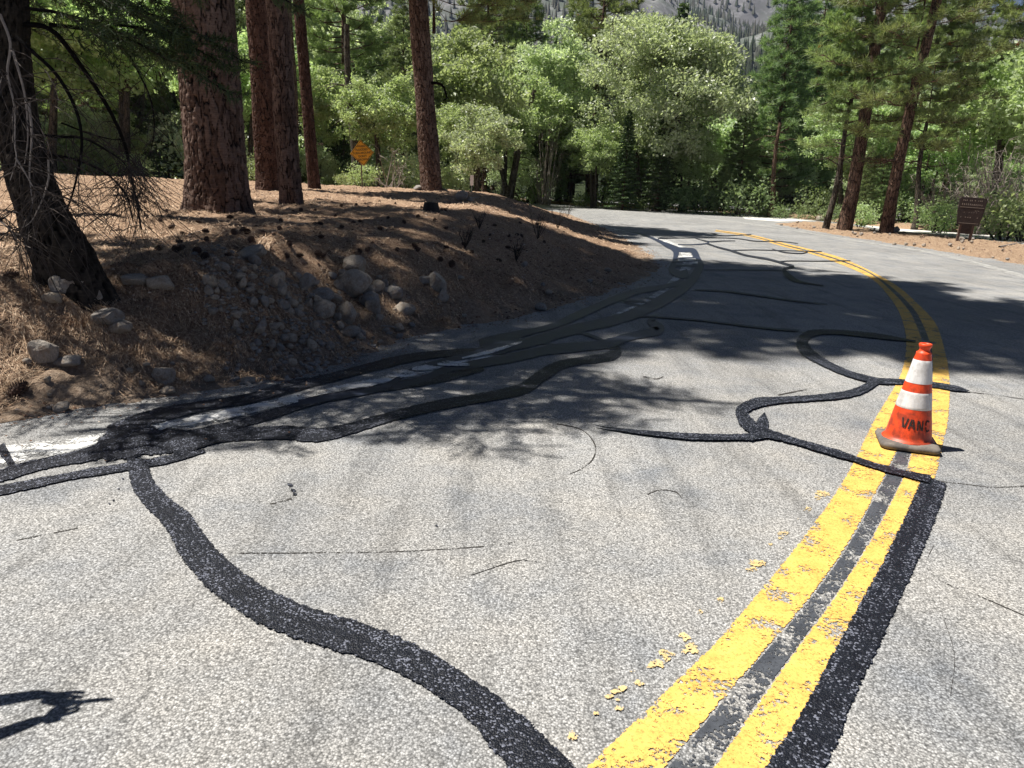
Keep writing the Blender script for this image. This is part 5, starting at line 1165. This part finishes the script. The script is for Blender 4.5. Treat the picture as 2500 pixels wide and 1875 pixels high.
# ------------------------------------------------------------------ mountain, far wood and haze
def mountain():
    az = np.linspace(-.95, 1.0, 380); rr_ = np.concatenate([np.linspace(110, 500, 30), np.linspace(520, 2300, 150), [2500, 2900]])
    A, Q = np.meshgrid(az, rr_); X = np.sin(A)*Q; Y = np.cos(A)*Q; Z = mz(X, Y)
    nr, na = X.shape; i = np.arange(nr-1)[:, None]*na; j = np.arange(na-1)[None]
    mb = MB(); mb.add(np.stack([X, Y, Z], -1).reshape(-1, 3), np.stack([i+j, i+na+j, i+na+j+1, i+j+1], -1).reshape(-1, 4))
    m, n, l, b = mat('mountain_slope'); co = coords(n, l)
    f = noise(n, l, co, .012, 8, .65); g = noise(n, l, co, .09, 4, .7)
    c = mix(n, l, ramp(n, l, f, [(.42, 0.), (.6, 1.)]), (.155, .15, .155), (.09, .105, .085)); c = mix(n, l, ramp(n, l, g, [(.5, 0.), (.7, .8)]), c, (.27, .265, .27))
    lw = N(n, 'ShaderNodeSeparateXYZ'); l.new(N(n, 'ShaderNodeTexCoord').outputs['Object'], lw.inputs[0]); c = mix(n, l, ramp(n, l, mth(n, l, 'DIVIDE', lw.outputs[2], 160.0), [(.3, 0.), (.8, 1.)]), (.03, .04, .02), c)
    l.new(c, b.inputs['Base Color']); b.inputs['Roughness'].default_value = .95; b.inputs['Specular IOR Level'].default_value = .05
    o = mb.build('mountain', m, smooth=True); tag(o, 'hazy grey mountain slope rising behind the forest', kind='structure')
    r = np.random.default_rng(9); k = 42000; a = r.uniform(-.75, .85, k); q = 130+2100*r.random(k)**.75; x = np.sin(a)*q; y = np.cos(a)*q; z = mz(x, y)
    keep = (vnoise(x*.006, y*.006, s=4)+.5*r.random(k) > -.15) | (q < 600); x, y, z, q = x[keep], y[keep], z[keep], q[keep]; k = len(x)
    H = r.uniform(7, 15, k); W = H*r.uniform(.12, .22, k); V = []
    for t in range(4): V.append(np.stack([x+W*math.cos(t*1.57), y+W*math.sin(t*1.57), z+.0], 1))
    V.append(np.stack([x, y, z+H], 1)); V = np.stack(V, 1).reshape(-1, 3); o_ = np.arange(k)[:, None]*5
    mb = MB(); mb.add(V, np.concatenate([o_+np.array([[t, (t+1) % 4, 4]]) for t in range(4)]))
    m, n, l, b = mat('far_conifers'); co = coords(n, l); lw = N(n, 'ShaderNodeSeparateXYZ'); l.new(N(n, 'ShaderNodeTexCoord').outputs['Object'], lw.inputs[0]); c = ramp(n, l, noise(n, l, co, .03, 3), [(.4, (.035, .055, .025)), (.6, (.10, .095, .075)), (.7, (.2, .19, .175))]); c = mix(n, l, ramp(n, l, mth(n, l, 'DIVIDE', lw.outputs[2], 160.0), [(.4, 0.), (.8, 1.)]), (.03, .045, .02), c); l.new(c, b.inputs['Base Color']); b.inputs['Roughness'].default_value = 1
    o = mb.build('far_wood', m); tag(o, 'distant conifers standing over the mountain slope', 'forest', kind='stuff')
def mz(x, y):
    q = np.hypot(x, y); a = np.arctan2(x, y); t = np.clip((q-110)/(1900-110), 0, 1.3)
    H = ridge(a)*1900
    prof = np.where(t < 1, .10*t+.90*t**1.45, 1-(t-1)*.6)
    z = H*prof + 60*sm(t*2)*fbm(x*.0032, y*.0032, o=5, s=12)*(1-.6*np.abs(t-1).clip(0, 1)*(t > .9)) - 22*sm(t*2)*np.abs(fbm(x*.006, y*.006, o=4, s=22))
    return z*sm((q-110)/60)-1.5*(1-sm((q-110)/60))-.5
mountain()
hm = bpy.data.meshes.new('haze'); V = [(x, y, z) for x in (-2600, 2900) for y in (-120, 3100) for z in (-8, 900)]
hm.from_pydata(V, [], [[0, 1, 3, 2], [4, 6, 7, 5], [0, 4, 5, 1], [2, 3, 7, 6], [0, 2, 6, 4], [1, 5, 7, 3]])
m = bpy.data.materials.new('thin_blue_haze'); m.use_nodes = True; n = m.node_tree.nodes; n.remove(n['Principled BSDF']); pv = n.new('ShaderNodeVolumePrincipled'); pv.inputs['Density'].default_value = .00009; pv.inputs['Color'].default_value = (.62, .74, 1, 1); pv.inputs['Anisotropy'].default_value = .2
m.node_tree.links.new(pv.outputs[0], n['Material Output'].inputs['Volume']); hm.materials.append(m); tag(mkobj('haze', hm), 'thin blue haze in front of the mountain', 'haze', kind='stuff')

# ------------------------------------------------------------------ unseen trees added left of the picture to shade the bank and road
for kd, x, y, s_, sz_, rz, lb in [('pine_tall', -10.2, 12.2, .78, 1.5, .3, 'unseen tall pine added for shade left of the picture, behind the leaning fir'), ('pine_tall', -12.4, 17.5, .82, 1.55, 1.3, 'unseen tall pine added for shade deeper left of the picture')]:
    put(kd, 'pine_tree', (x, y, hz1(x, y)), s_, rz, lb, sz=sz_)
put('pine_tall', 'pine_tree', (-7.4, 8.4, hz1(-7.4, 8.4)), .50, 2.2, 'unseen slender pine added for shade just left of the picture, beside the leaning fir', sz=1.15)

# ------------------------------------------------------------------ person just left of the picture; only the shadow of forearms and hands is seen
def person():
    o = empty('person', (-2.28, 1.62, 0)); tag(o, 'person in grey shirt and jeans holding a phone in both hands, left of the lane', 'person')
    o.matrix_world = Matrix.Translation((-2.28, 1.62, 0)) @ Matrix.Rotation(R(-50), 4, 'Z')      # local +Y is the facing direction
    skin_m = plain('skin', (.55, .32, .22), .6, 30, .08); shirt = plain('grey_shirt', (.22, .24, .27), .9, 40, .15); jean = plain('blue_jeans', (.05, .08, .15), .9, 60, .2); shoe = plain('brown_boot', (.07, .045, .03), .7); hair_m = plain('brown_hair', (.045, .028, .018), .7)
    def skin(name, V, Ed, Rd, m, par, root=0, sub=2):
        me = bpy.data.meshes.new(name); me.from_pydata([tuple(v) for v in V], Ed, []); me.materials.append(m); ob = mkobj(name, me, par)
        sk = ob.modifiers.new('skin', 'SKIN'); sk.use_smooth_shade = True; sk.branch_smoothing = .6
        for i, r_ in enumerate(Rd):
            d = me.skin_vertices[0].data[i]; d.radius = (r_, r_) if np.isscalar(r_) else r_; d.use_root = (i == root)
        ob.modifiers.new('sub', 'SUBSURF').levels = sub; ob.modifiers[-1].render_levels = sub; return ob
    inv = np.array(o.matrix_world.inverted())
    def W(p): return tuple((inv@np.array([*p, 1.]))[:3])
    hc = np.array([-1.36, 1.93, 0])+np.array([TO_SUN.x, TO_SUN.y, TO_SUN.z])/TO_SUN.z*1.12
    def onto(u, v, h): g = G(u, v); return g+np.array([TO_SUN.x, TO_SUN.y, TO_SUN.z])/TO_SUN.z*h
    wl_ = onto(95, 1695, 1.13); wr = onto(75, 1765, 1.10); fu = (wl_-onto(-60, 1722, 1.13)); fl = (wr-onto(-90, 1830, 1.10))
    el = wl_-fu/np.linalg.norm(fu)*.25+np.array([0, 0, -.03]); er = wr-fl/np.linalg.norm(fl)*.25+np.array([0, 0, -.05])
    kL, kR = onto(150, 1702, 1.13), onto(140, 1738, 1.10)
    SL, SR = (-.19, 0, 1.42), (.19, 0, 1.42)
    V = [(0, 0, .96), (0, -.01, 1.15), (0, 0, 1.33), (0, 0, 1.47), (0, .01, 1.54), (0, .03, 1.62), (0, .035, 1.70), (0, .02, 1.76),
         SL, W(el), W(wl_), W(kL), SR, W(er), W(wr), W(kR), (-.1, 0, .88), (-.12, .02, .48), (-.13, -.02, .09), (.1, 0, .88), (.12, .04, .48), (.14, 0, .09)]
    Ed = [(0, 1), (1, 2), (2, 3), (3, 4), (4, 5), (5, 6), (6, 7), (3, 8), (8, 9), (9, 10), (10, 11), (3, 12), (12, 13), (13, 14), (14, 15), (0, 16), (16, 17), (17, 18), (0, 19), (19, 20), (20, 21)]
    Rd = [(.15, .10), (.135, .10), (.15, .10), (.07, .06), .055, .078, .085, .06, .055, .042, .027, (.036, .016), .055, .042, .027, (.036, .016), .085, .058, .04, .085, .058, .04]
    base = len(V)
    for kn, w in ((W(kL), W(wl_)), (W(kR), W(wr))):
        kn = np.array(kn); w = np.array(w); f = (kn-w)/np.linalg.norm(kn-w); sd = np.cross(f, [0, 0, 1.]); sd /= np.linalg.norm(sd); i0 = 11 if kn[0] < 0 or True else 15
        i0 = 11 if np.allclose(kn, V[11]) else 15
        for q, ln in ((-.03, .055), (-.01, .066), (.01, .062), (.03, .05)):
            a = kn+sd*q+f*.015; b = a+f*ln*.5+np.array([0, 0, .012]); c = b+f*ln*.3+np.array([0, 0, -.025]); n0 = len(V); V += [tuple(a), tuple(b), tuple(c)]; Rd += [.0095, .0085, .0075]; Ed += [(i0, n0), (n0, n0+1), (n0+1, n0+2)]
        a = w+f*.03+sd*.03; b = a+f*.035+np.array([0, 0, .03]); n0 = len(V); V += [tuple(a), tuple(b)]; Rd += [.012, .0095]; Ed += [(i0, n0), (n0, n0+1)]
    body = skin('person_body', V, Ed, Rd, skin_m, o)
    skin('shirt', [(0, 0, .94), (0, -.01, 1.15), (0, 0, 1.33), (0, 0, 1.44), SL, tuple((np.array(SL)+np.array(W(el)))/2), SR, tuple((np.array(SR)+np.array(W(er)))/2)], [(0, 1), (1, 2), (2, 3), (3, 4), (4, 5), (3, 6), (6, 7)], [(.165, .12), (.15, .115), (.165, .115), (.08, .07), .07, .058, .07, .058], shirt, o)
    skin('jeans', [(0, 0, .97), (-.1, 0, .88), (-.12, .02, .48), (-.13, -.02, .10), (.1, 0, .88), (.12, .04, .48), (.14, 0, .10)], [(0, 1), (1, 2), (2, 3), (0, 4), (4, 5), (5, 6)], [(.16, .115), .10, .072, .062, .10, .072, .062], jean, o)
    for x, y in ((-.13, -.02), (.14, 0)):
        skin('boot', [(x, y-.05, .05), (x, y+.06, .05), (x, y+.16, .04)], [(0, 1), (1, 2)], [(.045, .05), (.045, .045), (.04, .032)], shoe, o)
    skin('hair', [(0, -.02, 1.66), (0, .0, 1.755), (0, .05, 1.77)], [(0, 1), (1, 2)], [.088, .082, .06], hair_m, o)
    hd = MB()
    tube(hd, [(0, .105, 1.70), (0, .135, 1.672), (0, .112, 1.662)], [.008, .014, .008], 6); hd.build('nose', skin_m, body, smooth=True)
    for x in (-.032, .032):
        e = MB(); th = np.linspace(0, 6.28, 9)[:-1]; e.add([(x+.012*math.cos(t), .115, 1.703+.007*math.sin(t)) for t in th], [list(range(8))]); e.build('eye', hair_m, body)
    p = MB(); c = (np.array(W(kL))+np.array(W(kR)))/2; tipd = np.array(W(onto(275, 1705, 1.12)))-c; tipd /= np.linalg.norm(tipd); up_ = np.array([0, 0, 1.]); sd = np.cross(tipd, up_); Rm = np.stack([tipd, sd/np.linalg.norm(sd), np.cross(tipd, sd/np.linalg.norm(sd))*-1], 1)
    ph = MB(); box(ph, c+tipd*.06, (.155, .009, .075), Rm); q = ph.build('phone', MAT['signblack']); q.matrix_world = o.matrix_world.copy(); tag(q, 'black phone held in both hands of the person left of the lane', 'phone')
person()

# low boughs hanging into the picture from the lone pine and the thin dark red pine
def extra_bough(root_label, idx, h, rz=0, sc_=1.0):
    ro = [o for o in bpy.data.objects if o.get('label', '').startswith(root_label)][0]
    for nm, src in (('bough_foliage', PINE_CROWNS[idx]), ('boughs', PINE_LIMBS[idx])):
        c = mkobj(nm, src, ro); c.location = (0, 0, h); c.rotation_euler.z = rz; c.scale = (sc_,)*3
extra_bough('lone straight pine', 3, 6.6, -.2, 1.0); extra_bough('thin dark red pine', 4, 7.2, 0, .9)

def edge_grit():
    r = np.random.default_rng(15); mb = MB(); n = 60000
    a = r.uniform(-.74, .66, n); q = np.exp(r.uniform(math.log(4.0), math.log(45), n)); x = np.sin(a)*q; y = np.cos(a)*q
    d = np.minimum(poly_dist(x, y, INNER), poly_dist(x, y, np.vstack([ISLAND, ISLAND[:1]]))); m = (r.random(n) < np.exp(-d/.16)*.8) & ~inside(x, y, INNER_POLY) & ~inside(x, y, ISLAND); x, y, q = x[m], y[m], q[m]
    k = len(x); s_ = r.uniform(.003, .010, k)*(1+q/10); th = r.uniform(0, 6.28, k); c, sn = np.cos(th), np.sin(th); T = np.array([[1, 0, 0], [-.4, .8, 0], [-.5, -.8, 0], [.05, 0, .8]])
    V = np.stack([np.stack([x+s_*(t[0]*c-t[1]*sn), y+s_*(t[0]*sn+t[1]*c), .012+s_*t[2]*.6], 1) for t in T], 1).reshape(-1, 3); o_ = np.arange(k)[:, None]*4
    mb.add(V, np.concatenate([o_+np.array([[0, 1, 3]]), o_+np.array([[1, 2, 3]]), o_+np.array([[2, 0, 3]])])); o = mb.build('edge_grit', MAT['crumb']); tag(o, 'grit and bark crumbs washed onto the edge of the asphalt', 'debris', kind='stuff')
edge_grit()

def gravel():
    r = np.random.default_rng(25); mb = MB(); import bmesh
    bm = bmesh.new(); bmesh.ops.create_icosphere(bm, subdivisions=1, radius=.5); V0 = np.array([v.co[:] for v in bm.verts]); F0 = np.array([[v.index for v in f.verts] for f in bm.faces]); bm.free()
    a0, a1 = G(500, 900), G(1010, 760); n = 0
    while n < 1500:
        u, v = r.uniform(470, 1060), r.uniform(640, 890); c = 650+(u-560)*.12; e = 890-(u-600)*.2-max(0, 620-u)*.9
        n += 1
        if v > e or v < c: continue
        D = 5.2+(890-v)/260*2.6; p = AT(u, v, D); x, y = p[0], p[1]
        s_ = r.uniform(.012, .045); th = r.uniform(0, 6.28); V = V0*(1+.3*r.normal(size=(len(V0), 1))*.5)*np.array([1, .8, .6])*s_*1.6
        V = V@np.array([[math.cos(th), -math.sin(th), 0], [math.sin(th), math.cos(th), 0], [0, 0, 1]]); mb.add(V+np.array([x, y, 0]), F0); mb.v[-1][:, 2] += hz1(x, y)+s_*.2
    o = mb.build('gravel', MAT['rock']); tag(o, 'small broken stones packed between the cobbles of the bank', 'gravel', kind='stuff')
gravel()
